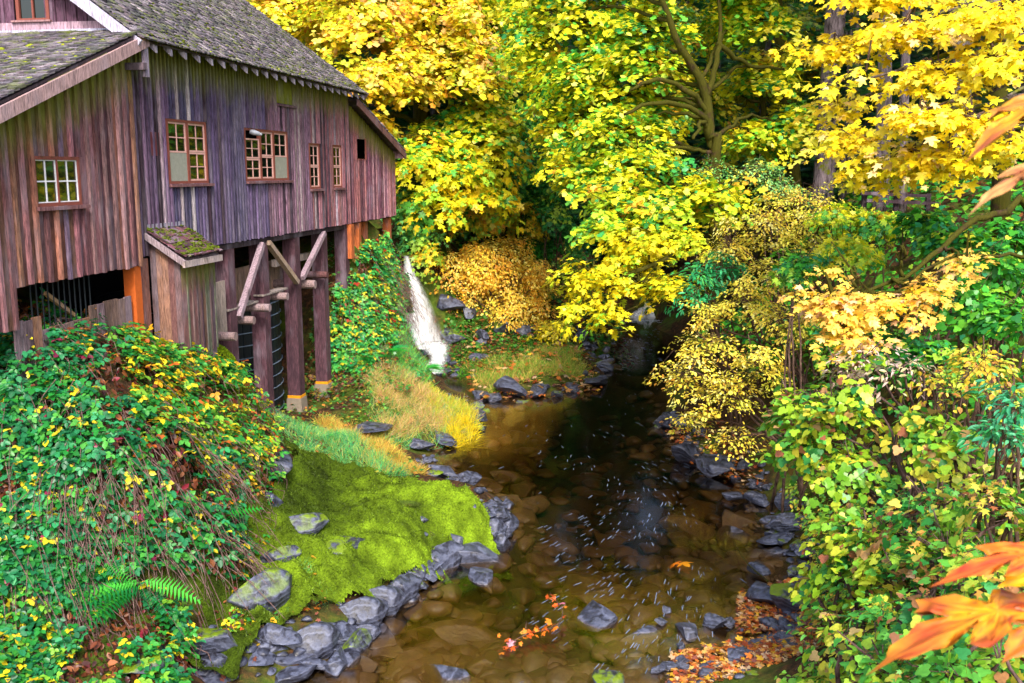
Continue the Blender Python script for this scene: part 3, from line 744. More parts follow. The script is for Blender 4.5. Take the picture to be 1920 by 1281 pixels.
def rock(p, size, label, group=None, mat='rock', k=None, name='stone', squash=1., rz=None, sx=1.):
    o = link(name, RV[mat][rr.randint(len(ROCKS)) if k is None else k], None, p)
    o.rotation_euler = (rr.uniform(-.25, .25), rr.uniform(-.25, .25), rr.uniform(0, 6.28) if rz is None else rz)
    o.scale = (size * sx, size, size * squash * .9); tag(o, label, 'stone', group); return o
def px_rock(x, y, z, wpx, label, group=None, **k):
    p = at_z(x, y, z)
    if 'outcrop' in label or 'hummock' in label: p[2] = gz(p[0], p[1]) + .13
    return rock(p, wpx / FOC * p[1] / 2 * 1.4, label, group, **k)
# big named ones along the mossy point and the left shore
for x, y, z, w, lab, kw in [
    (1110,1160,-.03,112,'brown stone with a pale dry cap breaking the water in mid stream',dict(k=0,squash=.75)),
    (1335,1168,.03,62,'small grey stone poking out of the shallows beside a leaf-topped one',dict(k=1)),
    (1290,1185,.0,74,'round wet stone topped with orange leaves in the shallows',dict(k=2)),
    (1373,930,.06,54,'lone pale grey stone standing in the pool near the right bank',dict(k=6,squash=.7)),
    (905,1085,-.05,86,'bluish submerged stone at the foot of the mossy point',dict(k=3)),
    (890,1040,0.02,120,'grey fluted slab under the tip of the mossy point',dict(k=4,squash=1.1,rz=.3)),
    (940,1020,0.08,48,'dark upright stone at the very tip of the mossy point',dict(k=5,squash=1.5)),
    (820,1060,0.02,104,'dark slate block under the bright moss lip',dict(k=1,squash=1.2)),
    (700,1125,.15,120,'pale cracked boulder at the waterline below the moss',dict(k=2,squash=.8)),
    (745,1100,0.02,120,'dark block of bank rock behind the pale cracked boulder',dict(k=3,squash=1.)),
    (630,1140,0.08,128,'dark moss-capped block of bank rock above the slabs',dict(k=0,squash=1.0,mat='rock_moss')),
    (560,1205,.1,170,'long grey slab lying along the lower left shore',dict(k=4,squash=.6,rz=.4,sx=1.2)),
    (620,1195,.1,110,'grey slab with a pale edge beside the long slab',dict(k=5,squash=.6)),
    (545,1265,.08,110,'smooth white-grey stone at the bottom edge of the left shore',dict(k=6,squash=.6,rz=.3)),
    (590,1245,.08,60,'small rounded pale stone touching the smooth white-grey one',dict(k=7,squash=.7)),
    (455,1230,.25,110,'purple-grey upright slab at the lower left shore',dict(k=2,squash=.9)),
    (410,1262,.2,100,'flat dark slab at the bottom left corner of the shore',dict(k=8,squash=.5)),
    (510,1225,.18,70,'small broken slab between the upright slab and the long slab',dict(k=3,squash=.7)),
    (480,1262,.1,80,'low grey slab at the bottom edge left of the smooth stone',dict(k=1,squash=.6)),
    (270,1245,.75,130,'mossy boulder half hidden in brambles at the lower left',dict(k=0,mat='rock_moss',squash=.8)),
    (400,1200,.6,110,'moss-topped boulder above the slabs of the left shore',dict(k=2,mat='rock_moss')),
    (490,1120,.75,120,'rounded mossy boulder on the left bank below the fallen maple leaf',dict(k=5,mat='rock_moss')),
    (1140,1279,.12,90,'bright green moss-capped stone cut by the bottom edge',dict(k=6,mat='rock_moss')),
    (1450,1275,.25,110,'green-topped boulder at the bottom edge beside the leaf litter',dict(k=0,mat='rock_moss')),
    (1395,1240,.15,70,'dark stone strewn with yellow leaves in the leaf litter',dict(k=1)),
    (1425,1115,.15,80,'blue-grey boulder at the right waterline above the leaf bar',dict(k=2)),
    (1490,1120,.25,110,'large black boulder with green moss under the right vines',dict(k=3,mat='rock_moss')),
    (1455,1010,.12,60,'long pale stone leaning on the right shore',dict(k=4,squash=.6)),
    (1480,985,.25,60,'round black stone under the overhanging vines of the right shore',dict(k=5)),
    (1425,1070,.12,54,'small grey stone in the water by the leaning twig',dict(k=7)),
    (1500,1235,.3,80,'blue-black stone near a red leaf beside the right vines',dict(k=2)),
    (1490,1185,.2,60,'dark wedge of stone at the edge of the leaf litter',dict(k=8)),
    (1290,850,.15,80,'dark leaf-strewn boulder on the right shore under yellow shrubs',dict(k=1)),
    (1262,790,.2,60,'farthest dark boulder of the right shore under yellow shrubs',dict(k=3)),
    (1340,875,.2,80,'black rock with orange leaves on it on the right shore',dict(k=0)),
    (1115,715,.15,60,'flat grey rock at the water end of the far point',dict(k=4,squash=.6)),
    (1010,735,.1,52,'broad grey boulder in the far point with grass above it',dict(k=5,squash=.55)),
    (950,725,.25,70,'dark angular boulder of the far point nearest the falls',dict(k=2)),
    (925,745,.1,40,'small block of the far point at the waterline',dict(k=6)),
    (795,655,.6,36,'round black stone inside the foot of the waterfall',dict(k=7)),
    (790,668,.4,26,'small round black stone below the foot of the waterfall',dict(k=6)),
    (830,885,.2,70,'dark rock beside the little side trickle',dict(k=3)),
    (870,900,.15,60,'dark cracked rock right of the little side trickle',dict(k=1)),
    (880,950,.2,70,'flat grey rock on the stream side of the moss bank',dict(k=4,squash=.5)),
    (790,835,.3,50,'dark rock under the golden grass above the side trickle',dict(k=2)),
    (835,820,.2,60,'flat rock at the foot of the golden grass bank',dict(k=4,squash=.5)),
    (895,780,.2,60,'dark rock under the yellow grass tuft at the water',dict(k=0)),
    (700,800,.8,90,'low dark ledge under the straw-coloured grass',dict(k=4,squash=.35)),
    (585,1120,0.08,104,'dark wet block at the near end of the row under the moss lip',dict(k=0,squash=1.2)),
    (655,1098,0.08,96,'second dark block of the row under the moss lip',dict(k=2,squash=1.2)),
    (778,1062,0.08,104,'dark block with a vertical face in the middle of the row under the moss lip',dict(k=4,squash=1.3)),
    (850,1030,0.08,96,'wide dark block near the tip end of the row under the moss lip',dict(k=1,squash=1.3)),
    (505,1165,0.08,96,'dark mossy block where the slabs of the left shore begin',dict(k=3,squash=1.1,mat='rock_moss')),
    (560,1010,.95,90,'grey outcrop showing through the moss beside the fallen leaf',dict(k=5,squash=.7,mat='rock_moss')),
    (640,1020,.9,100,'low grey outcrop in the middle of the moss bank',dict(k=0,squash=.6,mat='rock_moss')),
    (500,960,1.2,130,'dark rock face at the right foot of the bramble mound',dict(k=2,squash=1.5)),
    (490,880,1.7,120,'dark rock face high on the right side of the bramble mound',dict(k=4,squash=1.5)),
    (520,1060,.85,80,'mossy hummock left of the fallen leaf',dict(k=1,mat='rock_moss')),
    (450,1268,.12,150,'long low slab at the bottom edge of the left shore',dict(k=4,squash=.5,rz=.5,sx=1.2)),
    (530,1240,.1,130,'pale striped slab above the smooth white-grey stone',dict(k=1,squash=.5,rz=.4,sx=1.2)),
    (600,1200,.08,120,'cracked grey slab reaching into the water below the moss',dict(k=2,squash=.5,rz=.6,sx=1.2)),
    (660,1165,.08,120,'grey slab left of the pale cracked boulder',dict(k=0,squash=.6,rz=.5)),
    (470,1225,.2,110,'broken slab under the lower moss edge',dict(k=5,squash=.7,rz=.2)),
    (540,1195,.2,110,'narrow grey ledge under the lower moss edge',dict(k=3,squash=.6,rz=.5,sx=1.3)),
    (400,1245,.3,120,'dark slab under the brambles at the bottom of the left shore',dict(k=1,squash=.7)),
    (690,1185,-.04,120,'brown half-submerged slab below the pale cracked boulder',dict(k=4,squash=.5)),
]: px_rock(x, y, z, w, lab, **kw)
LP = np.array([at_z(x, y, 0) for x, y in LEFT_SHORE[:6]]); LL = np.r_[0, np.cumsum(np.linalg.norm(np.diff(LP, axis=0), axis=1))]
for k in range(15):
    u = LL[-1] * (k + .5) / 15; q = np.array([np.interp(u, LL, LP[:, i]) for i in range(3)]); q[:2] += np.array([-.16, .22]) + rr.normal(0, .07, 2); q[2] = .10 + rr.uniform(-.04, .08)
    rock(q, rr.uniform(.42, .6), ('blocky', 'split', 'fluted')[k % 3] + ' dark slate of the ledge under the moss, ' + ('by the bottom edge' if k < 4 else 'below the rounded mossy boulder' if k < 8 else 'halfway to the tip' if k < 11 else 'near the tip'), 'slate ledge under the moss', 'rock', squash=1.15, rz=rr.uniform(.2, .9))
for k, (x, y, Y, s) in enumerate([(752,600,37.6,.6),(745,650,36.6,.55),(838,600,37.6,.75),(850,640,36.8,.7),(880,610,37.8,.7),(905,645,37,.6),(940,625,37.8,.75),(975,640,37.5,.6),(835,665,35.6,.4),(1000,625,38,.6)]):
    p = at_y(x, y, Y); rock((p[0], p[1], max(gz(p[0], p[1]) + .1, 0)), s, ('black wet rock beside the falling water', 'mossy dark rock at the left foot of the fall', 'black rock wall right of the fall', 'dark rock under the left end of the orange bush', 'dark rock behind the cascade', 'flat dark mossy rock in front of the orange bush', 'shaded rock under the middle of the orange bush', 'shaded mossy rock under the right of the orange bush', 'small black rock right of the cascade', 'dark rock at the right end under the orange bush')[k], 'rocks around the waterfall', 'rock' if k % 3 else 'rock_moss', squash=1.3)
def along(px, n, jx, zr, sr, label, group, zones, mat='rock'):
    P = np.array([at_z(x, y, 0) for x, y in px]); L = np.r_[0, np.cumsum(np.linalg.norm(np.diff(P, axis=0), axis=1))]
    for k in range(n):
        u = rr.uniform(0, L[-1]); q = np.array([np.interp(u, L, P[:, i]) for i in range(3)])
        q[:2] += rr.normal(0, jx, 2); q[2] = max(gz(q[0], q[1]), -.15) + rr.uniform(*zr)
        sz = rr.uniform(*sr) * 1.35; f = (sz / 1.35 - sr[0]) / (sr[1] - sr[0]); mm = mat if rr.rand() < .8 else 'rock_moss'
        rock(q, sz, ('small ', 'middling ', 'large ')[min(2, int(f * 3))] + ('mossy ' if mm == 'rock_moss' else '') + label + ' ' + zones[min(len(zones) - 1, int(u / L[-1] * len(zones)))], group, mm)
along(LEFT_SHORE[:5], 16, .18, (-.05, .15), (.14, .34), 'wet slate stone lining the mossy shore', 'stones along the mossy left shore', ('at the bottom edge', 'below the moss lip', 'near the tip of the point'))
along(LEFT_SHORE[5:11], 20, .2, (-.05, .1), (.12, .3), 'dark wet stone below the grassy bank', 'stones below the grassy bank', ('beside the moss', 'by the side trickle', 'under the golden grass', 'at the yellow tuft'))
along(LEFT_SHORE[10:14], 24, .3, (0, .18), (.15, .42), 'dark rock of the far point', 'rocks of the far point', ('nearest the waterfall', 'in its middle', 'at its outer end', 'towards the far falls'))
along(RIGHT_SHORE[2:5], 18, .25, (0, .2), (.15, .4), 'black rock under the yellow shrubs', 'rocks under the yellow shrubs', ('at their far end', 'halfway along', 'where the green vines begin'))
along(RIGHT_SHORE[4:9], 30, .25, (-.02, .15), (.1, .3), 'wet dark stone at the foot of the vines', 'stones at the foot of the vines', ('at the far end', 'under the vine hump', 'by the leaning twig', 'beside the leaf litter'))
for k in range(18):
    p = at_z(rr.uniform(1230, 1530), rr.uniform(1140, 1290), .04); sz = rr.uniform(.06, .2); rock((p[0], p[1], max(p[2], gz(p[0], p[1]))), sz, ('pebble-sized', 'fist-sized', 'head-sized')[min(2, int((sz - .06) / .047))] + ' dark stone in the ' + ('water side' if p[0] < 3.4 else 'vine side') + ' of the leaf litter ' + ('at the bottom edge' if p[1] < 13.6 else 'midway along' if p[1] < 14.6 else 'farther up the shore'), 'stones in the leaf litter')
for k in range(12):
    p = np.array([rr.uniform(-2.9, -1), rr.uniform(33.5, 37.5), 0]); rock((p[0], p[1], gz(p[0], p[1]) + .05), rr.uniform(.2, .45), ('upper', 'middle', 'lower')[min(2, int((37.5 - p[1]) / 1.34))] + ' black wet rock ' + ('left of' if p[0] < -2.3 else 'under' if p[0] < -1.7 else 'right of') + ' the cascade at the foot of the waterfall', 'rocks in the cascade')
n = 0
while n < 95:                                                  # stones lying on the creek bed
    x, y = rr.uniform(640, 1480), rr.uniform(760, 1290); p = at_z(x, y, -.3); h = gz(p[0], p[1])
    if h > -.08: continue
    sz = rr.uniform(.2, .75) * (1 if rr.rand() < .7 else 1.4)
    rock((p[0], p[1], min(h + sz * .14, -.04 - sz * .36)), sz, ('small', 'broad', 'very broad')[min(2, int(sz / .3))] + ' brown stone under water ' + ('near the mossy left shore' if x < 900 else 'in mid creek' if x < 1200 else 'near the right shore') + (' at the bottom edge' if y > 1130 else ' beside the mossy point' if y > 960 else ' in the upper pool'), 'stones on the creek bed', squash=.75); n += 1

def stone_mass(name, label, pts, sizes, mat, sink):
    V = []; T = []; b = 0; base = [rock_mesh(90 + k, 2, .6, 12, .1) for k in range(5)]
    bv = [np.array([v.co[:] for v in m.vertices]) for m in base]; bt = [np.array([p.vertices[:] for p in m.polygons]) for m in base]
    for p, s in zip(pts, sizes):
        k = rr.randint(5); a = rr.uniform(0, 6.28); c, sn = math.cos(a), math.sin(a); W = bv[k] * s * 1.3; W = np.stack([W[:, 0] * c - W[:, 1] * sn, W[:, 0] * sn + W[:, 1] * c, W[:, 2] * .85], 1)
        V.append(W + p + np.array([0, 0, -sink * s])); T.append(bt[k] + b); b += len(W)
    for m in base: bpy.data.meshes.remove(m)
    o = link(name, mesh_from(name, np.concatenate(V), np.concatenate(T), M[mat])); tag(o, label, 'stones', None, 'stuff')
pts = []; sz = []
while len(pts) < 620:
    x, y = rr.uniform(560, 1500), 1300 - 560 * rr.rand() ** 1.25; p = at_z(x, y, -.3); h = gz(p[0], p[1]); s = rr.uniform(.08, .34)
    if h < -.06 and min(h, -.03 - s * .45) > -1.3: pts.append(np.array([p[0], p[1], min(h + .3 * s, -.02 - s * .5)])); sz.append(s)
stone_mass('creek_bed_stones', 'flat brown cobbles crowding the creek bed under the clear water', pts, sz, 'rock', .0)
pts = []; sz = []
for shore, n in ((LEFT_SHORE[:6], 150), (LEFT_SHORE[5:14], 170), (RIGHT_SHORE[2:], 380)):
    P = np.array([at_z(x, y, 0) for x, y in shore]); L = np.r_[0, np.cumsum(np.linalg.norm(np.diff(P, axis=0), axis=1))]
    for k in range(n):
        u = rr.uniform(0, L[-1]); q = np.array([np.interp(u, L, P[:, i]) for i in range(3)]); q[:2] += rr.normal(0, .32, 2); q[2] = gz(q[0], q[1]) + .02; pts.append(q); sz.append(rr.uniform(.04, .15))
stone_mass('shore_pebbles', 'small wet dark stones packed along both waterlines', pts, sz, 'rock', .1)
# ------------------------------------------------------------------ leaves
def outline(half, cen, cup=0.0, tipdrop=0.0):
    h = [np.array(p, float) for p in half]; full = h + [np.array([-p[0], p[1]]) for p in h[-2:0:-1]]
    V = [np.array([cen[0], cen[1], 0.0])]
    for p in full:
        r = math.hypot(p[0] - cen[0], p[1] - cen[1]); V.append(np.array([p[0], p[1], cup * abs(p[0]) - tipdrop * r * r]))
    n = len(full); T = [(0, 1 + i, 1 + (i + 1) % n) for i in range(n)]
    return np.array(V), np.array(T)
TPL = {}
TPL['maple'] = outline([(0,.06),(.2,.0),(.40,.10),(.24,.27),(.54,.56),(.36,.60),(.16,.55),(.17,.8),(0,1.)], (0, .34), .05, .28)
TPL['maple_far'] = outline([(0,.03),(.40,.08),(.22,.3),(.54,.6),(.15,.56),(0,1.)], (0, .34), .05, .25)
TPL['maple_small'] = outline([(0,0),(.42,.1),(.24,.34),(.55,.62),(0,1.)], (0, .36), .05, .25)
TPL['grape'] = outline([(0,.14),(.24,-.02),(.50,.20),(.48,.48),(.30,.58),(.24,.82),(0,1.)], (0, .36), .10, .22)
ov = np.array([(0,0,0),(.26,.28,.07),(.24,.66,.05),(0,1,-.08),(-.24,.66,.05),(-.26,.28,.07)])
ot = np.array([(0,1,2),(0,2,3),(0,3,4),(0,4,5)])
TPL['oval'] = (ov, ot)
nar = ov * np.array([.62, 1, 1]); TPL['narrow'] = (nar, ot)
def tri_leaf():
    V = []; T = []
    for k, (ang, off, sc_) in enumerate(((0, .34, .62), (1.25, .16, .55), (-1.25, .16, .55))):
        c, s = math.cos(ang), math.sin(ang); W = ov * np.array([1.25, 1, 1]) * sc_
        R2_ = np.stack([W[:, 0] * c + W[:, 1] * s, -W[:, 0] * s + W[:, 1] * c + off, W[:, 2] - .1 * k], 1); V.append(R2_); T.append(ot + 6 * k)
    return np.concatenate(V), np.concatenate(T)
TPL['bramble'] = tri_leaf()
def needle_spray():
    V = []; T = []; n = 9
    for i in range(n):
        y = .08 + .1 * i; L = .34 * (1 - (i / n) ** 1.5) + .07
        for sx in (1, -1):
            b = len(V); V += [(0, y - .035, 0), (0, y + .045, 0), (sx * L, y + .16, -.07)]; T.append((b, b + 1, b + 2))
    b = len(V); V += [(-.03, 0, .01), (.03, 0, .01), (0, 1.05, -.05)]; T.append((b, b + 1, b + 2))
    return np.array(V, float), np.array(T)
TPL['needle'] = needle_spray()
def frond():
    V = []; T = []; n = 15
    for i in range(n):
        y = .08 + .06 * i; L = .24 * math.sin(math.pi * min(1, (i + 2.2) / (n + 2.5))) ** .8
        for sx in (1, -1):
            b = len(V); z = -.55 * y * y
            V += [(0, y - .022, z), (0, y + .026, z), (sx * L * .6, y + .055, z - .01), (sx * L, y + .05, z - .05)]; T += [(b, b + 1, b + 2), (b, b + 2, b + 3)]
    return np.array(V, float), np.array(T)
TPL['frond'] = frond()
def blade():
    V = [(-.012, 0, 0), (.012, 0, 0), (-.011, .4, .02), (.011, .4, .02), (-.008, .75, -.10), (.008, .75, -.10), (0, 1, -.34)]
    return np.array(V, float), np.array([(0,1,3),(0,3,2),(2,3,5),(2,5,4),(4,5,6)])
TPL['blade'] = blade()
SINGLE_ME = {}
def single_me(t):
    if t not in SINGLE_ME: SINGLE_ME[t] = mesh_from('leaf', *TPL[t], M['leaf_one'])
    return SINGLE_ME[t]
def norm(v): return v / (np.linalg.norm(v, axis=-1, keepdims=True) + 1e-9)
class Leaves:
    def __init__(s): s.d = {}
    def add(s, t, P, N, Y, size, C):
        P = np.atleast_2d(P); n = len(P); s.d.setdefault(t, []).append((P, np.broadcast_to(N, (n, 3)), np.broadcast_to(Y, (n, 3)), np.broadcast_to(size, (n,)), np.broadcast_to(C, (n, 3))))
    def build(s, parent, name, mat='leaf', single=0, one_name='leaf'):
        V = []; T = []; C = []; b = 0; loc = np.array(parent.location[:])
        items = []
        for t, L in s.d.items():
            P, N, Y, S, K = [np.concatenate(q) for q in zip(*L)]
            N = norm(N); Y = norm(Y - N * np.sum(Y * N, 1, keepdims=True)); X = np.cross(Y, N)
            items.append([t, P, N, Y, X, S, K, np.ones(len(P), bool)])
        if single:
            sc_ = np.concatenate([np.where(in_frame(P), S / (np.linalg.norm(P - CAM, axis=1)) * np.abs(np.sum(norm(P - CAM) * N, 1)), 0) for t, P, N, Y, X, S, K, _ in items])
            # favour the outer leaves: those with few others in front of them
            thr = np.sort(sc_)[-min(single, len(sc_))]
        for t, P, N, Y, X, S, K, keep in items:
            if single:
                m = np.where(in_frame(P), S / (np.linalg.norm(P - CAM, axis=1)) * np.abs(np.sum(norm(P - CAM) * N, 1)), 0)
                pick = np.nonzero((m >= thr) & (m > 0))[0][:single]; keep[pick] = False; me = single_me(t)
                for i in pick:
                    o = bpy.data.objects.new(one_name, me); COL.objects.link(o); o.parent = parent
                    R = Matrix(((X[i][0], Y[i][0], N[i][0]), (X[i][1], Y[i][1], N[i][1]), (X[i][2], Y[i][2], N[i][2])))
                    o.matrix_basis = Matrix.LocRotScale(Vector([float(v) for v in P[i] - loc]), R.to_quaternion(), Vector((float(S[i]),) * 3)); o.color = (*[float(v) for v in K[i]], 1)
            P, N, Y, X, S, K = P[keep], N[keep], Y[keep], X[keep], S[keep], K[keep]
            if not len(P): continue
            tv, tt = TPL[t]; k = len(tv)
            vv = P[:, None] + S[:, None, None] * (tv[None, :, 0:1] * X[:, None] + tv[None, :, 1:2] * Y[:, None] + tv[None, :, 2:3] * N[:, None])
            V.append(vv.reshape(-1, 3)); T.append((tt[None] + (np.arange(len(P)) * k)[:, None, None]).reshape(-1, 3) + b); C.append(np.repeat(K, k, 0)); b += k * len(P)
        if not V: return None
        return tag(link(name, mesh_from(name, np.concatenate(V) - loc, np.concatenate(T), M[mat], np.concatenate(C)), parent), kind='stuff')
def palette(r, pal, n):
    w = np.array([p[1] for p in pal], float); c = np.array([lin(p[0]) for p in pal]); return c[r.choice(len(pal), n, p=w / w.sum())]
def shade(r, c, v=.22): return np.clip(c * (1 + r.uniform(-v, v, (len(c), 1))) * (1 + r.uniform(-.06, .06, (len(c), 3))), 0, .98)
UPV = np.array([0, 0, 1.0])
def crown(lv, r, lobes, tpl, pal, size, dens=1., spray_r=.9, per=34, flat=.55, slope=(0, 0, 0), gap=.0, droop=.25, pal_scale=.35, shell=(.72, 1.02), below=-.45, nseed=1):
    """lobes: (centre, radii). Sprays of leaves over each lobe's shell; returns spray centres for the twigs"""
    out = []
    for c, rad in lobes:
        c = np.array(c, float); rad = np.array(rad, float)
        area = 4 * math.pi * ((rad[0]*rad[1]) ** 1.6 / 3 + (rad[0]*rad[2]) ** 1.6 / 3 + (rad[1]*rad[2]) ** 1.6 / 3) ** (1 / 1.6)
        ns = max(3, int(area / (spray_r ** 2) * .62 * dens))
        d = norm(r.normal(size=(ns * 3, 3))); d = d[d[:, 2] > below][:ns]
        bul = 1 + 1.1 * fbm(d * 1.6 + c * .7, nseed + 31, 2)[:, None]
        sc_ = c + d * rad * r.uniform(shell[0], shell[1], (len(d), 1)) * bul
        if gap > 0: k = fbm(sc_ * .8, nseed + 11, 3) > gap - .5; sc_, d = sc_[k], d[k]
        o = norm(d / rad)
        for i in range(len(sc_)):
            n = max(4, int(per * r.uniform(.6, 1.3))); q = sc_[i]; out.append(q)
            dn = norm(UPV * (1 - flat) + o[i] * flat + r.normal(size=3) * .16 + np.array(slope))
            oh = np.array([o[i][0], o[i][1], 0]); oh = oh / (np.linalg.norm(oh) + 1e-6) + r.normal(size=3) * .2
            ax = norm(oh - dn * (oh @ dn)); bx = np.cross(dn, ax)
            rad_ = spray_r * r.uniform(.65, 1.2); a = r.uniform(0, 2 * math.pi, n); rr_ = np.sqrt(r.uniform(0, 1, n)) * rad_
            u = np.cos(a) * rr_ * 1.2; v = np.sin(a) * rr_ * .85
            P = q + u[:, None] * ax + v[:, None] * bx + dn * r.normal(size=(n, 1)) * rad_ * .13
            P[:, 2] -= droop * (u * u + v * v) / rad_
            N = norm(dn + r.normal(size=(n, 3)) * .34 + (ax * u[:, None] + bx * v[:, None]) * .25 / rad_)
            Y = norm(ax * (u[:, None] / rad_ + .5) + bx * v[:, None] / rad_ - UPV * .35 + r.normal(size=(n, 3)) * .35)
            k = vnoise(q[None] * pal_scale, nseed)[0]
            base = palette(r, pal, 1)[0]; C = np.where(r.rand(n, 1) < .62, base[None], palette(r, pal, n))
            lv.add(tpl, P, N, Y, size * r.uniform(.5, 1.3, n), shade(r, C))
    return out
def px_lobes(L):
    """(px, py, depth, half width px, half height px, half depth m) -> centre and radii in metres"""
    return [(at_y(x, y, Y), (wx / FOC * Y, rd, wy / FOC * Y)) for x, y, Y, wx, wy, rd in L]
def twigs(parent, r, lobes, sprays, mat='twig', thick=.022, every=2, name='twigs'):
    m = MB(); loc = np.array(parent.location[:]); cs = np.array([c for c, _ in lobes])
    for q in sprays[::every]:
        c = cs[np.argmin(np.linalg.norm(cs - q, axis=1))]; mid = (q + c) / 2 + r.normal(size=3) * .15 + np.array([0, 0, .12])
        m.tube(np.array([c + (q - c) * .15, mid, q]) - loc, [thick, thick * .7, thick * .25], 4, False)
    if m.v: tag(m.build(name, M[mat], parent), kind='stuff')
def limb(parent, pts, r0, r1, mat, name='limb', n=14, k=8, wob=.03):
    loc = np.array(parent.location[:]); P = curve_pts(pts, n); rs_ = np.random.RandomState(int(abs(P.sum()) * 100) % 9999); P[1:-1] += rs_.normal(size=(n - 2, 3)) * wob
    return MB().tube(P - loc, np.linspace(r0, r1, n) * (1 + rs_.uniform(-.1, .1, n)), k).build(name, M[mat], parent, True)
YEL = [('#f4e02a',4),('#ead420',3),('#f8ec5a',2),('#dcd82a',1.5),('#c4d83e',1)]
YOR = [('#f6e02e',3),('#ecc42c',1.6),('#faea62',2),('#f4c472',1),('#dc962c',.5),('#ccd834',1.4),('#90bc38',.5)]
YGR = [('#e6e22a',3),('#b4d42e',2.6),('#f2e228',2.2),('#68b83c',1.8),('#f6ee5e',1),('#3f9c4c',1.2),('#dca82c',.3)]
GRN = [('#3f9a2c',3),('#64b430',2.2),('#2a7a34',2),('#9ccc38',1),('#d6d63a',.6),('#2f8f5a',1)]
def make_tree(name, label, cat, base, trunk, lobes, tpl, pal, size, r, mat='bark_moss', r0=.3, limbs=True, single=0, group=None, tw=.022, every=2, **kw):
    root = empty(name, base, label, cat, group); loc = np.array(base, float)
    if trunk is not None:
        limb(root, trunk, r0, r0 * .35, mat, 'trunk', 18, 10)
        tp = curve_pts(trunk, 24)
        if limbs:
            for c, rad in lobes:
                c = np.array(c); lo = tp[(tp[:, 2] < c[2] + .3)]; lo = lo if len(lo) > 3 else tp[:6]
                st = lo[np.argmin(np.linalg.norm(lo - c, axis=1))]
                mid = (st + c) / 2 + np.array([0, 0, .12 * np.linalg.norm(c - st)]); limb(root, [st, mid, c], max(.03, r0 * .32), max(.015, r0 * .1), mat)
    lv = Leaves(); sp = crown(lv, r, lobes, tpl, pal, size, **kw)
    if tw: twigs(root, r, lobes, sp, 'bark_moss' if mat == 'bark_moss' else 'twig', tw, every)
    lv.build(root, 'crown' if trunk is not None else 'foliage', single=single)
    return root
R_ = np.random.RandomState
G = lambda x, y: (x, y, gz(x, y) - .1)
def PY(*p): return [at_y(*q) for q in p]
# ------------------------------------------------------------------ conifers of the dark forest behind
def fir_meshes(seed, H, rad, dark=1.):
    r = R_(seed); lv = Leaves(); n = 0
    z = H * .06
    while z < H:
        f = 1 - z / H; L = rad * (f ** .8) * r.uniform(.75, 1.1) + .15; nb = 6 if f > .3 else 4
        for k in range(nb):
            a = r.uniform(0, 2 * math.pi); d = np.array([math.cos(a), math.sin(a), 0]); m = max(3, int(L / .32))
            t = np.linspace(.18, 1, m); P = d * (t * L)[:, None] + np.array([0, 0, z]) - UPV * (t ** 1.6 * L * .34)[:, None]
            for sgn in (-1, 1, 0)[:3 if z > H * .15 else 2]:
                side = np.array([-d[1], d[0], 0]) * sgn
                Y = norm(d * .75 + side * .9 - UPV * .45 + r.normal(size=(m, 3)) * .15)
                lv.add('needle', P + r.normal(size=(m, 3)) * .05, norm(UPV + r.normal(size=(m, 3)) * .25), Y, (.42 + .3 * (1 - t)) * r.uniform(.85, 1.3, m), shade(r, palette(r, [('#22502a',3),('#2f6a2e',2),('#1c4434',2),('#4a7d34',1)], m) * dark))
        z += r.uniform(.32, .5) * (1 if H < 12 else 1.35)
    return lv
class _P:
    location = (0, 0, 0)
FIRS = []
for k, (h, w) in enumerate(((17, 3.0), (21, 3.4), (15, 2.6))):
    lv = fir_meshes(200 + k, h, w); t = 'needle'
    P, N, Y, S, K = [np.concatenate(q) for q in zip(*lv.d[t])]
    N = norm(N); Y = norm(Y - N * np.sum(Y * N, 1, keepdims=True)); X = np.cross(Y, N); tv, tt = TPL[t]
    vv = P[:, None] + S[:, None, None] * (tv[None, :, 0:1] * X[:, None] + tv[None, :, 1:2] * Y[:, None] + tv[None, :, 2:3] * N[:, None])
    cm = mesh_from('fir_crown', vv.reshape(-1, 3), (tt[None] + (np.arange(len(P)) * len(tv))[:, None, None]).reshape(-1, 3), M['leaf'], np.repeat(K, len(tv), 0))
    tm = MB().tube(curve_pts([(0, 0, -.5), (.05, 0, h * .5), (0, 0, h)], 10), np.linspace(.26, .03, 10), 8).mesh('fir_trunk', M['bark_fir'], True)
    FIRS.append((tm, cm))
def fir(x, y, k, label, group, s=1., rz=0.):
    root = empty('fir_tree', (x, y, gz(x, y) - .2), label, 'tree', group, rz); root.scale = (s, s, s)
    link('trunk', FIRS[k][0], root); tag(link('crown', FIRS[k][1], root), kind='stuff'); return root
rf = R_(9)
for x, y, k, s in [(-1.0,45.5,0,1.1),(.9,47,2,1.1),(2.2,52,1,1.),(-3.5,46,1,1.),(-6,47,2,1.2),(4.2,55,0,1.1),(6.5,60,1,1.),(-9,50,0,1.2),(9.5,56,1,1.1),(-13,52,1,1),(12.5,50,0,1.2),(15.5,47,1,1.1),(0,58,1,1.2),(-5,58,1,1.2),(12,60,1,1.2),(18,52,1,1.3),(-11,60,1,1.2),(6,68,1,1.3),(-2,68,1,1.4),(14,70,1,1.4),(22,62,1,1.4),(26,52,1,1.3),(-18,58,1,1.3),(19,40,1,1.1),(23,44,0,1.3)]:
    fir(x, y, k, ('slender', 'tall', 'bushy')[k] + ' dark fir ' + ('in front on the hillside' if y < 48 else 'midway up the hillside' if y < 57 else 'high on the hillside') + (' behind the mill roof' if x < -5 else ' above the waterfall' if x < -1 else ' in the dark gap beside the central maple' if x < 5 else ' behind the central maple' if x < 13 else ' behind the right-hand trunks'), 'firs behind the maples', s * rf.uniform(.95, 1.1), rf.uniform(0, 6))
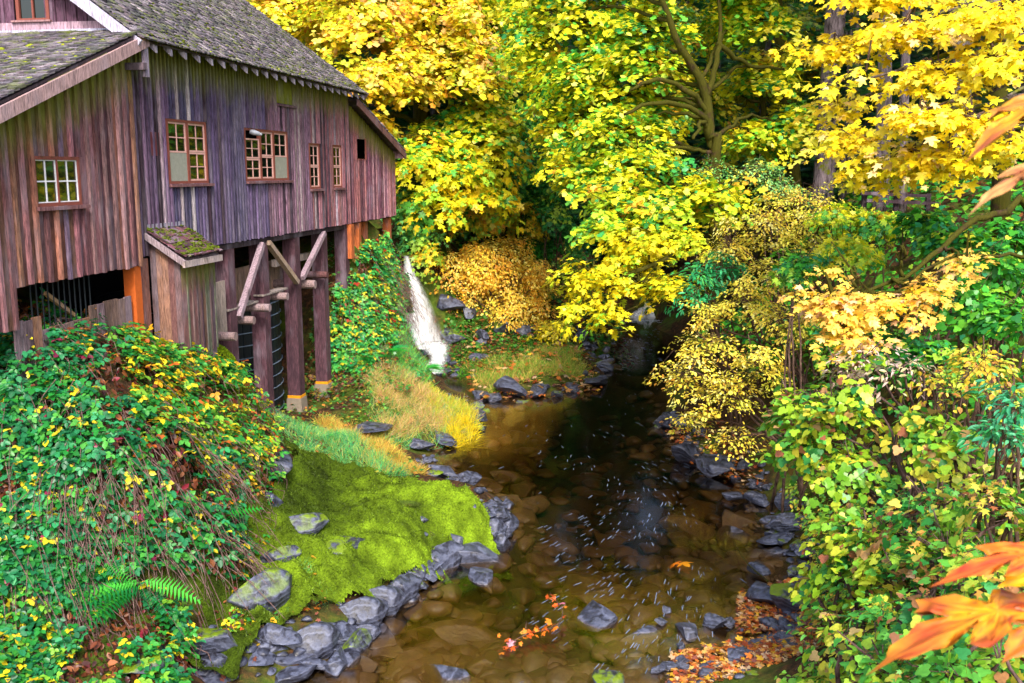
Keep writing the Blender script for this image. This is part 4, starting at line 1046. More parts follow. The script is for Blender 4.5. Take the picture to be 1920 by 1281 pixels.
for x, y, k, s in [(15.5,34,1,.95),(18,30,0,1.),(12.6,37,0,.95),(21,33,1,1.)]:
    fir(x, y, k, ('narrow','middling','broad','dark')[[15.5, 18, 12.6, 21].index(x)] + ' fir with drooping boughs ' + ('behind the thin trunks', 'beyond the broad dark trunk', 'behind the thickest pale trunk', 'behind the trunk at the right edge')[[15.5, 18, 12.6, 21].index(x)], 'firs on the right hillside', s, rf.uniform(0, 6))
# hanging small fir boughs seen between the maples at the upper right
fir(10.4, 31.5, 2, 'young green fir between the grey trunks at the upper right', None, .5, 1.)
# ---- bare trunks of tall conifers on the right
def tall_trunk(px0, py0, px1, py1, Y, wpx, label, mat='bark_fir'):
    a = at_y(px0, py0, Y); z0 = gz(a[0], a[1]); d = at_y(px1, py1, Y) - a; d = d / d[2]
    base = a + d * (z0 - .2 - a[2]); root = empty('tall_conifer', base, label, 'tree')
    r0 = wpx / FOC * Y / 2; tr = limb(root, [base, base + d * 8, base + d * 17, base + d * 26], r0 * 1.12, r0 * .55, mat, 'trunk', 22, 12, .02)
    lv = Leaves(); r = R_(int(px0)); loc = base
    for k in range(26):
        h = r.uniform(9, 25); c = base + d * h; a_ = r.uniform(0, 6.28); dd = np.array([math.cos(a_), math.sin(a_), 0]); L = r.uniform(1.6, 3.2); m = 9; t = np.linspace(.2, 1, m)
        P = c + dd * (t * L)[:, None] - UPV * (t ** 1.7 * L * .4)[:, None]
        for sgn in (-1, 1): lv.add('needle', P, UPV + r.normal(size=(m, 3)) * .25, norm(dd + sgn * np.array([-dd[1], dd[0], 0]) - UPV * .4), .7 * r.uniform(.8, 1.3, m), shade(r, palette(r, [('#24522a',3),('#2f6a2e',2)], m)))
    lv.build(root, 'crown')
tall_trunk(1545,330,1568,-20,31.5,38,'tall grey-barked conifer, thickest of the pale trunks at the upper right')
tall_trunk(1652,350,1662,0,29,26,'slim conifer trunk right of the thickest pale trunk')
tall_trunk(1690,375,1700,0,28,17,'thinnest straight trunk beside the fallen rail in the woods')
tall_trunk(1462,60,1452,-40,36,24,'mossy dark trunk at the top edge above the central maple','bark_moss')
tall_trunk(1800,330,1806,0,30,34,'broad dark trunk deep in the woods at the right','bark')
tall_trunk(1880,400,1868,60,24,30,'lichen-spotted mossy trunk near the right edge','bark_moss')
tall_trunk(1598,300,1600,100,34,22,'dark slim trunk behind the thickest pale trunk','bark')
tall_trunk(1920,300,1915,0,33,28,'dark trunk at the right edge behind the lichen-spotted one','bark')
# ------------------------------------------------------------------ maples
r = R_(21)
b = at_y(800, 420, 41.0); b[2] = gz(b[0], b[1]) - .2
make_tree('bigleaf_maple', 'big orange-yellow maple rising behind the far end of the mill roof', 'tree', b, [b, b + np.array([-.2, 0, 4]), b + np.array([.1, -.3, 8]), b + np.array([-.4, -.3, 12.5])],
    px_lobes([(560,20,42,110,80,2.6),(690,60,40,120,100,2.4),(820,40,41,110,90,2.4),(720,150,38.5,110,70,2.2),(850,140,39.5,90,80,2.2),(640,-90,42,140,80,2.8),(800,-80,42,130,80,2.6),(640,160,38.5,60,50,1.6),(690,240,37.5,50,40,1.3)]),
    'maple_small', YOR, .215, r, r0=.42, single=160, per=37, spray_r=.62, flat=.34, gap=.40, droop=.5, dens=1.5, shell=(.5, 1.08))
r = R_(22)
b = at_y(935, 420, 42.5); b[2] = gz(b[0], b[1]) - .2
make_tree('bigleaf_maple', 'yellow-green maple between the orange maple and the dark gap in the middle', 'tree', b, [b, b + np.array([.1, 0, 4]), b + np.array([-.3, 0, 9]), b + np.array([-.2, -.3, 13])],
    px_lobes([(915,220,41,75,60,1.8),(880,260,40,90,60,1.8),(930,120,42,60,70,1.8),(900,20,43,60,70,2),(800,270,38.6,70,40,1.5),(850,-60,43,120,80,2)]),
    'maple_small', YGR, .215, r, r0=.35, single=110, per=37, spray_r=.62, flat=.34, gap=.40, droop=.5, dens=1.5, shell=(.5, 1.08))
r = R_(23)
b = at_y(850, 460, 38.6); b[2] = gz(b[0], b[1]) - .2
make_tree('vine_maple', 'low yellow vine maple hanging over the bank beside the mill corner', 'tree', b, [b, b + np.array([-.3, 0, 2]), b + np.array([-.6, -.2, 4])],
    px_lobes([(800,310,38,50,50,1.2),(860,330,38,60,40,1.2),(910,370,38.5,50,40,1.2),(830,380,38,70,40,1.3),(930,310,39,50,40,1.2)]),
    'maple', [('#d8d424',3),('#e8c81c',3),('#9cc834',2),('#5fb040',1)], .28, r, r0=.14, single=90, per=30, spray_r=.6, flat=.5, gap=.42, droop=.35)
r = R_(24)
b = at_y(1345, 440, 30.0); b[2] = gz(b[0], b[1]) - .2
T2 = [b, *PY((1342,300,30), (1330,250,30), (1322,170,30), (1296,120,29.8), (1262,60,29.6), (1220,-60,29.5))]
root = make_tree('bigleaf_maple', 'large yellow-green maple with a forked mossy trunk leaning over the creek', 'tree', b, T2,
    px_lobes([(1090,40,34,110,80,2.2),(1230,60,32,90,60,1.8),(1120,150,33,110,60,2),(1210,120,31.5,80,40,1.5),(1060,230,33.5,50,60,1.5),(1160,240,31,90,50,1.8),(1200,300,29.5,80,45,1.5),(1110,320,31,80,45,1.6),(1180,370,28.5,90,40,1.5),(1280,390,27.5,80,35,1.3),
              (1400,40,33,90,70,2),(1440,140,33.5,70,50,1.6),(1330,-50,32,120,60,2),(1120,-70,34,140,60,2.2),(1420,260,32.5,60,40,1.3),(1480,240,33,50,50,1.3),(1240,210,32.5,50,30,1.2),(1010,90,35.5,60,70,1.6),(1000,10,36,60,60,1.6),(1030,180,35,40,50,1.3),(1170,180,32,60,40,1.3),(1330,360,27.5,70,30,1.1),(1080,290,33,50,40,1.2),(1150,430,27,60,35,1.1)]),
    'maple_small', YGR, .18, r, r0=.21, single=200, per=37, spray_r=.55, flat=.28, gap=.38, droop=.5, dens=1.6, shell=(.45, 1.1))
for pts, r0 in (([(1336,240,30),(1300,205,29.6),(1240,192,29),(1170,215,28.6)], .10), ([(1330,215,30),(1290,170,29.8),(1230,150,29.5),(1180,170,29.2)], .10), ([(1328,180,30),(1345,110,30.2),(1352,60,30.4),(1348,-20,30.5)], .10), ([(1342,290,30),(1318,230,29.8),(1300,260,29)], .1), ([(1345,80,30.3),(1400,120,30.8),(1470,130,31.5)], .09), ([(1345,300,30),(1400,330,29.6),(1420,300,29.5)], .07)):
    limb(root, PY(*pts), r0, r0 * .45, 'bark_moss')
r = R_(29)
b = at_y(1430, 330, 39.0); b[2] = gz(b[0], b[1]) - .2
make_tree('bigleaf_maple', 'shaded olive-yellow maple behind the forked mossy trunk', 'tree', b, [b, b + np.array([.2, 0, 4]), b + np.array([-.2, 0, 8]), b + np.array([0, 0, 12])],
    px_lobes([(1300,190,39,80,60,1.8),(1400,170,40,80,60,1.8),(1500,130,40,80,70,1.8),(1280,60,40,90,60,1.8),(1480,270,38,70,50,1.6),(1390,280,38,60,40,1.5),(1420,30,41,110,60,2),(1550,250,39,50,60,1.5)]),
    'maple_small', [('#c8c428',3),('#8cb02e',2.6),('#dcc42a',2),('#5a9c38',2),('#b88a2a',.6)], .2, r, r0=.2, single=60, per=44, spray_r=.65, flat=.35, gap=.40, droop=.5, dens=1.3, shell=(.4, 1.08))
r = R_(25)
# long low branch reaching over the pool
b = at_y(1350, 470, 27.0); b[2] = gz(b[0], b[1]) - .2
root = make_tree('bigleaf_maple', 'low bright yellow maple branch sweeping down over the pool before the far falls', 'tree', b, [b, *PY((1330,470,26.8), (1270,480,26), (1190,510,25.2), (1110,560,24.6))],
    px_lobes([(1260,450,26.5,70,40,1.0),(1180,460,26,80,40,1.0),(1110,510,25,70,40,.9),(1200,530,25,80,35,.9),(1090,575,24.4,50,25,.7),(1130,600,24.2,25,26,.5)]),
    'maple', [('#f4e428',4),('#ead420',3),('#c8da32',2),('#8ccc3e',.8)], .175, r, r0=.11, limbs=True, single=260, per=36, spray_r=.5, flat=.25, gap=.36, droop=.6, slope=(-.25, 0, 0), below=-.8, shell=(.3, 1.0), dens=.95)
r = R_(26)
b = np.array([13.5, 19.5, 0]); b[2] = gz(b[0], b[1]) - .2
root = make_tree('bigleaf_maple', 'bright yellow maple reaching in layered sprays from the upper right edge', 'tree', b, [b, b + np.array([-.5, -.3, 3]), b + np.array([-1, -.6, 6]), b + np.array([-1.2, -.8, 10])],
    px_lobes([(1560,90,20,90,16,1.0),(1680,60,19,110,18,1.1),(1620,150,18.5,110,16,1.),(1770,140,18,110,18,1.),(1720,210,17.5,110,16,1.),(1860,110,17.5,90,20,1.),(1870,30,18,120,26,1.2),(1650,-10,19.5,140,22,1.2),(1830,220,17,90,15,.8),(1600,260,19,90,14,.9),(1720,290,18,110,15,.9),(1800,300,17.5,80,16,.8),(1890,270,17,60,20,.8),(1640,320,19,80,14,.8),(1560,200,20,50,12,.8),(1890,180,16.5,50,15,.7)]),
    'maple', [('#f6dc22',5),('#f0ce1a',3),('#f8e852',2),('#dcd830',1.2),('#f4d488',.5)], .185, r, mat='bark', r0=.24, single=290, per=26, spray_r=.48, flat=.12, gap=.38, droop=.2, slope=(-.22, -.35, 0), below=-1, shell=(.2, 1.), dens=1.0, pal_scale=.6)
r = R_(27)
# mossy leaning maple with pale orange leaves above the vines
b = at_y(1990, 420, 15.5); b[2] = gz(b[0], b[1]) - .2
root = make_tree('bigleaf_maple', 'leaning maple with a bent mossy green limb and pale orange leaves over the right bank', 'tree', b, [b, *PY((1935,408,15.4), (1870,402,15.2), (1820,420,15), (1760,470,14.8), (1690,520,14.5), (1600,560,14.2))],
    px_lobes([(1600,500,14.2,70,35,.6),(1560,560,14,60,40,.6),(1650,560,14,70,25,.6),(1720,545,14,55,30,.5),(1590,620,13.8,45,28,.5),(1690,460,14.4,55,18,.5),(1810,490,14.5,40,20,.4),(1760,590,13.8,40,18,.4),(1660,450,14.6,40,18,.4)]),
    'maple', [('#f4d052',3),('#f0c056',2.5),('#f6dc5e',2.5),('#e8c030',2),('#f2c490',1)], .125, r, r0=.07, limbs=True, single=260, per=30, spray_r=.30, flat=.12, gap=.46, droop=.5, slope=(-.2, -.2, 0), below=-1, shell=(.2, 1.), dens=1.1)
# ------------------------------------------------------------------ shrubs
def shrub(name, label, lobes, tpl, pal, size, seed, single=0, group=None, cat='shrub', stems=7, mat='twig', base=None, **kw):
    r = R_(seed); L = px_lobes(lobes); c0 = np.mean([c for c, _ in L], 0)
    if base is None: base = np.array([c0[0], c0[1], 0]); base[2] = gz(base[0], base[1])
    base = np.array(base, float)
    root = empty(name, base, label, cat, group)
    for k in range(stems):
        c, rad = L[k % len(L)]; tgt = c + r.normal(size=3) * np.array(rad) * .4; b = base + np.array([r.normal() * .25, r.normal() * .25, -.05])
        limb(root, [b, (b + tgt) / 2 + np.array([r.normal() * .2, r.normal() * .2, .25]), tgt], .035, .012, mat, 'stem', 9, 6, .03)
    lv = Leaves(); sp = crown(lv, r, L, tpl, pal, size, nseed=seed, **kw); twigs(root, r, L, sp, mat, .009, 1); lv.build(root, 'foliage', single=single); return root
AL = [('#f8e454',4),('#f0d448',3),('#faec8a',1.5),('#d4d648',1.5),('#e8b448',.6)]
ak = dict(per=36, spray_r=.34, flat=.3, gap=.26, droop=.3, below=-.9, shell=(.45, 1.02), dens=.8)
shrub('alder_shrub', 'yellow small-leaved shrub leaning out over the pool, tips nearly touching the water', [(1300,690,22,60,50,.8),(1360,740,21.5,70,50,.8),(1290,790,22.5,50,30,.6),(1420,690,21,60,50,.8),(1380,820,21.5,50,25,.5),(1330,640,22.5,50,30,.6)], 'oval', AL, .088, 31, single=200, base=(6.6, 21.5, gz(6.6, 21.5)), stems=10, **ak)
shrub('alder_shrub', 'yellow small-leaved shrub upslope of the one that leans over the pool', [(1400,560,23,70,50,.9),(1330,590,23.5,50,30,.7),(1480,600,22,60,60,.9),(1460,510,23.5,60,40,.9)], 'oval', AL, .088, 32, single=160, base=(7.2, 23, gz(7.2, 23)), stems=9, **ak)
shrub('alder_shrub', 'highest of the pale yellow small-leaved shrubs under the grey trunks', [(1440,430,25,80,50,1.1),(1530,440,24.5,60,50,1.),(1500,380,26,70,40,1.),(1370,470,25,50,30,.8)], 'oval', AL, .088, 33, single=140, base=(9, 25.5, gz(9, 25.5)), stems=9, **ak)
shrub('hazel_shrub', 'mint-green feathery shrub at the foot of the forked mossy trunk', [(1330,320,28.5,70,35,1.1),(1410,330,28.5,70,35,1.1),(1460,360,28,50,30,1.)], 'oval', [('#84bc6c',3),('#a4cc70',2),('#5fa850',2),('#d8d84a',2)], .085, 34, single=60, base=(7.5, 28.5, gz(7.5, 28.5)), per=34, spray_r=.4, flat=.25, gap=.42, below=-.6, shell=(.5, 1.))
shrub('elder_shrub', 'small deep green shrub between the yellow branch and the yellow shrubs', [(1350,505,24.5,45,25,.6),(1310,520,24.5,35,22,.5),(1300,555,24,30,20,.5)], 'narrow', [('#2f9a5a',3),('#3fb06a',2),('#5fbe5a',1)], .16, 35, single=60, base=(5.8, 24.6, gz(5.8, 24.6)), per=26, spray_r=.35, flat=.4, gap=.3, below=-.8)
# orange bush by the falls
shrub('spirea_bush', 'rounded orange-yellow bush above the rocks of the far point', [(930,560,38.2,70,40,1.),(850,510,38.6,40,45,1.),(970,590,38,50,30,.8),(900,510,39,70,55,1.3),(960,540,38.5,65,50,1.3),(930,480,40,60,40,1.2),(870,555,38.5,40,40,.9),(1000,590,38,35,35,.8),(1010,530,39,30,40,.9)], 'oval', [('#fad048',4),('#f6bc3a',3),('#fce470',2.5),('#ecd84a',1.2),('#e0a03a',.6)], .12, 36, single=80, stems=10, per=60, spray_r=.5, flat=.6, gap=.3, below=-.6, shell=(.6, 1.), dens=1.25)
shrub('currant_bush', 'low yellow bush spilling over the rocks right of the orange bush', [(1040,620,36.5,30,22,.6),(1010,640,36.5,25,14,.5)], 'oval', YEL, .14, 37, per=40, spray_r=.4, gap=.2, below=-.5)
for i, (lob, pal, lab) in enumerate([
    ([(790,440,38.5,45,40,1.),(760,410,38,30,30,.8)], [('#7cc86a',3),('#a8d44a',2),('#4fa84f',2)], 'pale green shrub right of the mill corner above the waterfall'),
    ([(900,410,41,60,30,1.),(980,420,42,40,40,1.)], [('#e0c02c',3),('#9cc43a',2),('#d89a30',1)], 'yellow and green shrub behind the orange bush'),
    ([(960,380,43,60,50,1.2),(1000,460,43,40,30,1.),(1050,460,43,50,30,1.)], [('#2c7a2a',3),('#3f9430',2),('#86b43a',1)], 'dark green shrub on the shaded slope behind the orange bush'),
    ([(870,400,41.5,40,60,1.),(760,350,40,30,40,.9)], [('#3f8a30',3),('#9cc43a',2),('#d0c830',1.5)], 'green shrub in the shade under the yellow-green maple'),
    ([(970,250,44,40,50,1.2),(960,340,44,40,40,1.)], [('#3c8c2c',3),('#5aa634',2),('#b4c83a',1)], 'deep green shrub in the gap left of the central maple'),
    ([(1040,330,42,40,50,1.),(1030,400,42,40,40,1.)], [('#2c7a34',3),('#4a9a3c',2),('#a8c83a',1.2)], 'deep green shrub below the left side of the central maple'),
    ([(800,480,37.5,25,25,.6),(830,430,39,30,20,.7)], [('#e4c42a',3),('#9cc43a',2),('#e0a030',1)], 'small yellow shrub beside the head of the waterfall')]):
    shrub('hillside_shrub', lab, lob, 'maple_far', pal, .2, 50 + i, per=40, spray_r=.5, flat=.5, gap=.3, below=-.6, single=30)
# understory of the right slope
for i, (lob, tpl, pal, sz, lab) in enumerate([
    ([(1640,420,23,60,25,.8),(1560,410,24,50,25,.8),(1580,470,22,60,30,.8)], 'maple_far', YGR, .16, 'yellow-green shrub under the thin trunks of the right slope'),
    ([(1740,420,20,60,30,.8),(1800,450,19,60,30,.8)], 'grape', GRN, .14, 'dark green shrub under the bent mossy limb'),
    ([(1860,500,16.5,60,45,.7),(1900,440,17,40,30,.6)], 'grape', GRN, .14, 'green thimbleberry thicket at the right edge below the mossy trunk'),
    ([(1880,600,14.5,60,45,.6),(1820,560,15,50,35,.6)], 'grape', GRN, .13, 'green thimbleberry thicket right of the pale orange leaves'),
    ([(1740,660,14,60,35,.6),(1680,640,14.5,40,25,.5)], 'grape', GRN, .11, 'green low shrub below the pale orange leaves'),
    ([(1840,680,12.5,70,35,.5),(1780,730,12,60,30,.5)], 'oval', [('#d8b838',3),('#b8cc3c',2),('#c98a4a',1),('#6fb048',1.5)], .09, 'straw-yellow shrub with rusty leaves on the right slope'),
    ([(1890,760,11,40,50,.4),(1880,820,10.5,40,30,.4)], 'narrow', [('#3f9a6a',3),('#5fb480',2),('#2f8a4a',2)], .13, 'blue-green leafy shrub at the right edge above the vines'),
    ([(1500,500,21,40,30,.6),(1560,640,17,40,40,.6)], 'maple_far', GRN, .14, 'green shrub among the yellow small-leaved shrubs')]):
    shrub('slope_shrub', lab, lob, tpl, pal, sz, 70 + i, single=80, per=34, spray_r=.32, flat=.45, gap=.24, below=-.7, shell=(.4, 1.02))
# grape-leaved hump and vines of the right bank
VN = [('#9cc42e',3),('#78b030',3),('#bcc834',2),('#509838',2.4),('#d4c840',1),('#b89058',.8),('#985c40',.6),('#2f7a34',1.6)]
shrub('wild_grape_vine', 'hump of yellow-green broad-leaved vine overhanging the right shore', [(1560,790,13.2,90,70,.8),(1640,720,13.2,90,60,.8),(1500,850,13.4,60,40,.6),(1700,800,12.6,80,60,.7),(1600,880,12.8,80,40,.6),(1760,820,12,50,70,.6),(1500,780,13.6,50,50,.6)], 'grape', VN, .115, 90, single=290, cat='vine', base=(6.2, 13.4, gz(6.2, 13.4)), stems=10, mat='cane', per=28, spray_r=.34, flat=.5, gap=.34, below=-.6, shell=(.6, 1.08), dens=1.15)
for i, (lob, lab) in enumerate([
    ([(1590,1000,12.2,60,50,.5),(1670,1000,11.6,70,50,.6),(1600,1090,11.5,50,55,.5),(1560,1060,12.4,40,40,.4)], 'broad-leaved vine patch at the edge of the right shore below the vine hump'),
    ([(1760,960,11.0,80,50,.6),(1860,950,10.3,80,50,.6),(1780,1040,10.2,70,50,.6),(1690,1090,10.4,70,60,.6)], 'broad-leaved vine patch behind the large orange leaves'),
    ([(1590,1200,10.6,50,60,.5),(1660,1180,9.8,70,50,.5),(1570,1275,10.8,40,40,.4),(1660,1260,9.0,70,50,.5),(1530,1285,11.2,40,25,.4)], 'broad-leaved vine patch beside the leaf litter at the bottom edge'),
    ([(1760,1160,8.8,80,60,.5),(1860,1120,8.3,80,70,.5),(1770,1260,7.9,80,50,.5),(1880,1240,7.2,70,70,.5)], 'broad-leaved vine patch in the bottom right corner')]):
    shrub('bank_shrub', 'small-leaved sprigs in the ' + lab.replace('broad-leaved vine patch', 'vines').replace('of the right shore ', ''), lob[:3], ('oval', 'maple_far', 'narrow', 'maple_far')[i], [('#5fa840',3),('#c8c040',2),('#d8a048',1),('#3c8c40',2),('#9a5a38',.7)], (.08, .09, .1, .09)[i], 193 + i, single=60, cat='shrub', stems=4, mat='cane', per=16, spray_r=.3, flat=.4, gap=.42, below=-.6, shell=(.8, 1.25), dens=.8)
    shrub('thimbleberry_vine', lab, lob, 'grape', [VN, [('#88b834',3),('#5aa038',2.5),('#b0c038',2),('#348a38',2.4),('#ccc050',1),('#a07848',.9)], [('#a8cc38',3),('#7cbc3c',2.5),('#4ca040',2),('#d0d044',1.5),('#c0a468',.7)], [('#5aa43a',3),('#88b834',2.5),('#348a44',2.6),('#b8c040',1.2),('#a8744c',.7)]][i], (.125, .12, .12, .115)[i], 93 + i, single=200, cat='vine', stems=6, mat='cane', per=24, spray_r=.32, flat=.4, gap=.42, below=-.6, shell=(.5, 1.08), dens=1.0)
shrub('withered_vine', 'dry pinkish seed-headed stalks on top of the broad-leaved vine hump', [(1620,670,13.3,50,25,.4),(1680,690,13,60,25,.4),(1580,710,13.4,40,20,.4)], 'narrow', [('#cdb4a8',3),('#b99a88',2),('#d8cc9a',2),('#c9d87a',1)], .09, 91, cat='vine', stems=8, mat='cane', per=22, spray_r=.3, flat=.4, gap=.2, base=(6.2, 13.6, gz(6.2, 13.6)))
# ------------------------------------------------------------------ carpets of vine and bramble following the ground
def carpet(name, label, region, n, tpl, pal, size, seed, lift, cat, single=0, canes=0, cane_len=1.2, dead=0, gap=0., stretch=1., up=.5, base=None):
    """region: function(r, n) -> points (x, y) ; leaves float a little above the ground there"""
    r = R_(seed); XY = region(r, n); x, y = XY[:, 0], XY[:, 1]; z = ground(x, y); N = surf_normal(x, y)
    P = np.stack([x, y, z], 1)
    k = fbm(P * 1.1, seed, 3) > gap - .5; P, N = P[k], N[k]; m = len(P)
    b = P.mean(0) if base is None else np.array(base); b[2] = gz(b[0], b[1])
    root = empty(name, b, label, cat); lv = Leaves()
    hum = np.clip(fbm(P * .9, seed + 3, 2) + .5, 0, 1)[:, None]
    Q_ = P + N * (r.uniform(.04, 1, (m, 1)) ** .7 * lift * (.35 + hum * 1.1))
    NN = norm(N * .7 + UPV * up + r.normal(size=(m, 3)) * .4); Y = norm(np.array([0, -1, -.5]) * .6 + N * np.array([1, 1, 0]) + r.normal(size=(m, 3)) * .6)
    kk = vnoise(P * .8, seed + 5); C = palette(r, pal, m); C2 = palette(r, pal[::-1], m); C = np.where((kk > .62)[:, None], C2, C)
    lv.add(tpl, Q_, NN, Y, size * r.uniform(.6, 1.25, m), shade(r, C))
    lv.build(root, 'foliage', single=single)
    if canes:
        mb = MB(); loc = np.array(root.location[:]); ii = r.randint(0, m, canes)
        for i in ii:
            p = P[i] + N[i] * r.uniform(.1, lift * .9); dn = norm(np.array([N[i][0], N[i][1], 0]) * .55 + np.array([r.normal() * .35, r.normal() * .2, -1.])); L = cane_len * r.uniform(.4, 1.3)
            q = p + dn * L; q2 = p + dn * L * .5 + N[i] * r.uniform(.02, .25)
            for a in (q, q2): a[2] = max(a[2], gz(a[0], a[1]) + .03)
            mb.tube(np.array([p, q2, q]) - loc, [.006, .006, .003], 3, False)
        tag(mb.build('cane', M['cane'], root), kind='stuff')
    if dead:
        r2 = R_(seed + 50); XY = region(r2, dead); x, y = XY[:, 0], XY[:, 1]; P = np.stack([x, y, ground(x, y)], 1); N = surf_normal(x, y); d = Leaves()
        d.add('oval', P + N * r2.uniform(.02, lift * .6, (dead, 1)), N + r2.normal(size=(dead, 3)) * .7, r2.normal(size=(dead, 3)) - UPV, size * .8 * r2.uniform(.5, 1.1, dead), shade(r2, palette(r2, [('#6a3a26',3),('#8a5230',2),('#4a2a24',2),('#a8643a',1),('#8a2a3a',.5)], dead)))
        d.build(root, 'withered_leaves')
    return root
def poly_region(px, zlist):
    """quad given by pixel corners at surveyed heights, filled bilinearly on the ground plan"""
    A = [at_z(x, y, z)[:2] for (x, y), z in zip(px, zlist)]
    def f(r, n):
        u, v = r.rand(n, 1), r.rand(n, 1); return (A[0] * (1 - u) + A[1] * u) * (1 - v) + (A[3] * (1 - u) + A[2] * u) * v
    return f
BR = [('#267c30',3),('#3f9838',2.4),('#1f6c40',2.6),('#78b034',1.5),('#d8c026',1),('#3c9c62',1.5),('#d08a26',.4)]
BR2 = [('#3c9034',3),('#e0c624',1.7),('#7cb034',2),('#267c30',2.6),('#e0a826',.9),('#b85e26',.4)]
BG = [('#1f6c40',3),('#267c30',3),('#349058',2),('#4c9c3c',1.5),('#d0c02c',.6),('#8a2a4a',.25)]
carpet('bramble_thicket', 'bramble crest running along the foot of the mill wall', poly_region([(-30,615),(410,668),(420,715),(-30,700)], [4.5,3.35,3.2,4.1]), 2300, 'bramble', BR, .185, 101, .34, 'bramble', 200, 120, .7, 500, .38)
carpet('bramble_thicket', 'yellow-flecked bramble on the shoulder of the mound below the little shed', poly_region([(215,690),(452,700),(505,905),(240,900)], [3.8,2.85,1.7,2.7]), 3300, 'bramble', BR2, .175, 102, .48, 'bramble', 280, 130, 1.0, 700, .40)
carpet('bramble_thicket', 'bramble with reddish stems on the upper left of the mound', poly_region([(-30,700),(230,690),(240,900),(-30,900)], [4.0,3.9,2.75,2.9]), 2200, 'bramble', BG, .185, 103, .5, 'bramble', 240, 180, 1.0, 900, .42)
carpet('bramble_thicket', 'tangle of dead brown canes and sparse green leaves in the middle of the mound', poly_region([(150,890),(440,890),(440,1090),(150,1090)], [2.75,2.0,1.0,1.6]), 1700, 'bramble', BG, .17, 104, .46, 'bramble', 200, 300, 1.3, 1500, .38)
carpet('bramble_thicket', 'green bramble filling the left edge below the dead canes', poly_region([(-30,890),(170,890),(190,1140),(-30,1140)], [2.9,2.8,1.3,1.4]), 2000, 'bramble', BG, .18, 105, .45, 'bramble', 200, 420, 1.2, 2000, .44)
carpet('bramble_thicket', 'low bramble with yellow leaves in the bottom left corner', poly_region([(-30,1120),(330,1110),(350,1370),(-30,1370)], [1.4,1.2,.45,.5]), 2700, 'bramble', BR2[:4] + BG[:3], .16, 106, .34, 'bramble', 220, 200, .7, 1600, .42)
carpet('bramble_patch', 'scattered small green and yellow leaves beside the mossy boulders', poly_region([(330,1000),(500,960),(520,1130),(340,1230)], [1.3,1.2,.75,.55]), 700, 'bramble', BR2, .12, 107, .16, 'bramble', 120, 60, .5, 500, .45)
carpet('bank_weeds', 'low leafy weeds and fallen leaves on the ground around the footings', poly_region([(520,740),(720,740),(790,900),(520,900)], [1.1,1.1,.6,1.1]), 1500, 'maple_far', [('#4a9440',3),('#6aa83c',2),('#a8a83a',1.5),('#c07a34',1.2),('#2f7a3c',1.5)], .11, 120, .18, 'weeds', 60, 0, 1, 500, .42)
carpet('bank_weeds', 'weeds and brown leaves in the hollow behind the last footing', lambda r, n: np.array([mw(s, t, 0)[:2] for s, t in zip(r.uniform(9.2, 12.5, n), r.uniform(-.9, 2.4, n))]), 1500, 'maple_far', [('#3c8438',3),('#5a9a38',2),('#a88a3a',1.5),('#8a5a34',1.5)], .13, 121, .3, 'weeds', 40, 60, .8, 500, .34)
carpet('bank_weeds', 'moss, weeds and brown leaves between the waterfall and the orange bush', lambda r, n: np.stack([r.uniform(-2.6, 2.5, n), r.uniform(34.5, 39, n)], 1), 2200, 'maple_far', [('#3a7a2c',3),('#5a9434',2),('#a8903a',1),('#9a6034',1.2)], .15, 122, .25, 'weeds', 40, 0, 1, 700, .36)
carpet('bramble_thicket', 'bramble and moss on the steep shoulder beside the nearest tall post', poly_region([(380,690),(450,690),(520,900),(440,900)], [3.2,2.9,1.3,2.1]), 1300, 'bramble', BR2, .15, 119, .3, 'bramble', 80, 90, .8, 300, .36)
shrub('bramble_thicket', 'tall bramble sprays standing against the barred opening at the left edge', [(40,660,15.6,70,45,.5),(140,630,16.0,60,28,.4),(-10,720,15,60,40,.5)], 'bramble', BR, .16, 118, cat='bramble', mat='cane', per=14, spray_r=.34, flat=.5, gap=.3, below=-.7, single=80)
carpet('ivy_slope', 'tangled vines draping the steep bank under the far end of the mill', lambda r, n: np.array([mw(s, t, 0)[:2] for s, t in ((a, -.35 * (a < 11.6) + b * (1.5 - (a - 10.2) * .2)) for a, b in zip(r.uniform(10.3, 17.0, n), r.uniform(.0, 1, n)))]), 5200, 'bramble', [('#2f9250',3),('#4aa84a',3),('#7cbc48',2),('#d8c832',1.3),('#b8402a',.25)], .2, 108, .34, 'vine', 200, 300, 1.4, 1600, .3)
carpet('thimbleberry_vine', 'carpet of broad yellow-green leaves filling the lower right bank', lambda r, n: (lambda u, v: np.stack([(4.1 - (v - 8) * -.12) + u * 3.8, v], 1))(r.rand(n) ** .8, r.uniform(5.2, 12.6, n)), 3600, 'grape', VN, .155, 109, .55, 'vine', 290, 160, .8, 2500, .28)
carpet('thimbleberry_vine', 'straw and yellow-green leaf cover on the slope above the lower right carpet', lambda r, n: np.stack([r.uniform(5.6, 9.5, n), r.uniform(9, 16, n)], 1), 3800, 'grape', [('#c8d84a',3),('#9ccc48',2),('#e0dc7a',2),('#d8b48a',1.2),('#5fb048',1.4)], .14, 110, .55, 'vine', 200, 120, .8, 2200, .3)
carpet('bramble_thicket', 'mixed green and yellow undergrowth high on the right slope', lambda r, n: np.stack([r.uniform(7, 15, n), r.uniform(15, 24, n)], 1), 4500, 'grape', GRN + [('#e0cc3a',2)], .15, 111, .6, 'bramble', 100, 80, .8, 1500, .3)
carpet('bramble_thicket', 'dark undergrowth on the forest floor behind the yellow shrubs', lambda r, n: np.stack([r.uniform(7, 17, n), r.uniform(24, 36, n)], 1), 3800, 'grape', GRN, .2, 112, .7, 'bramble', 40, 40, .8, 1500, .28)
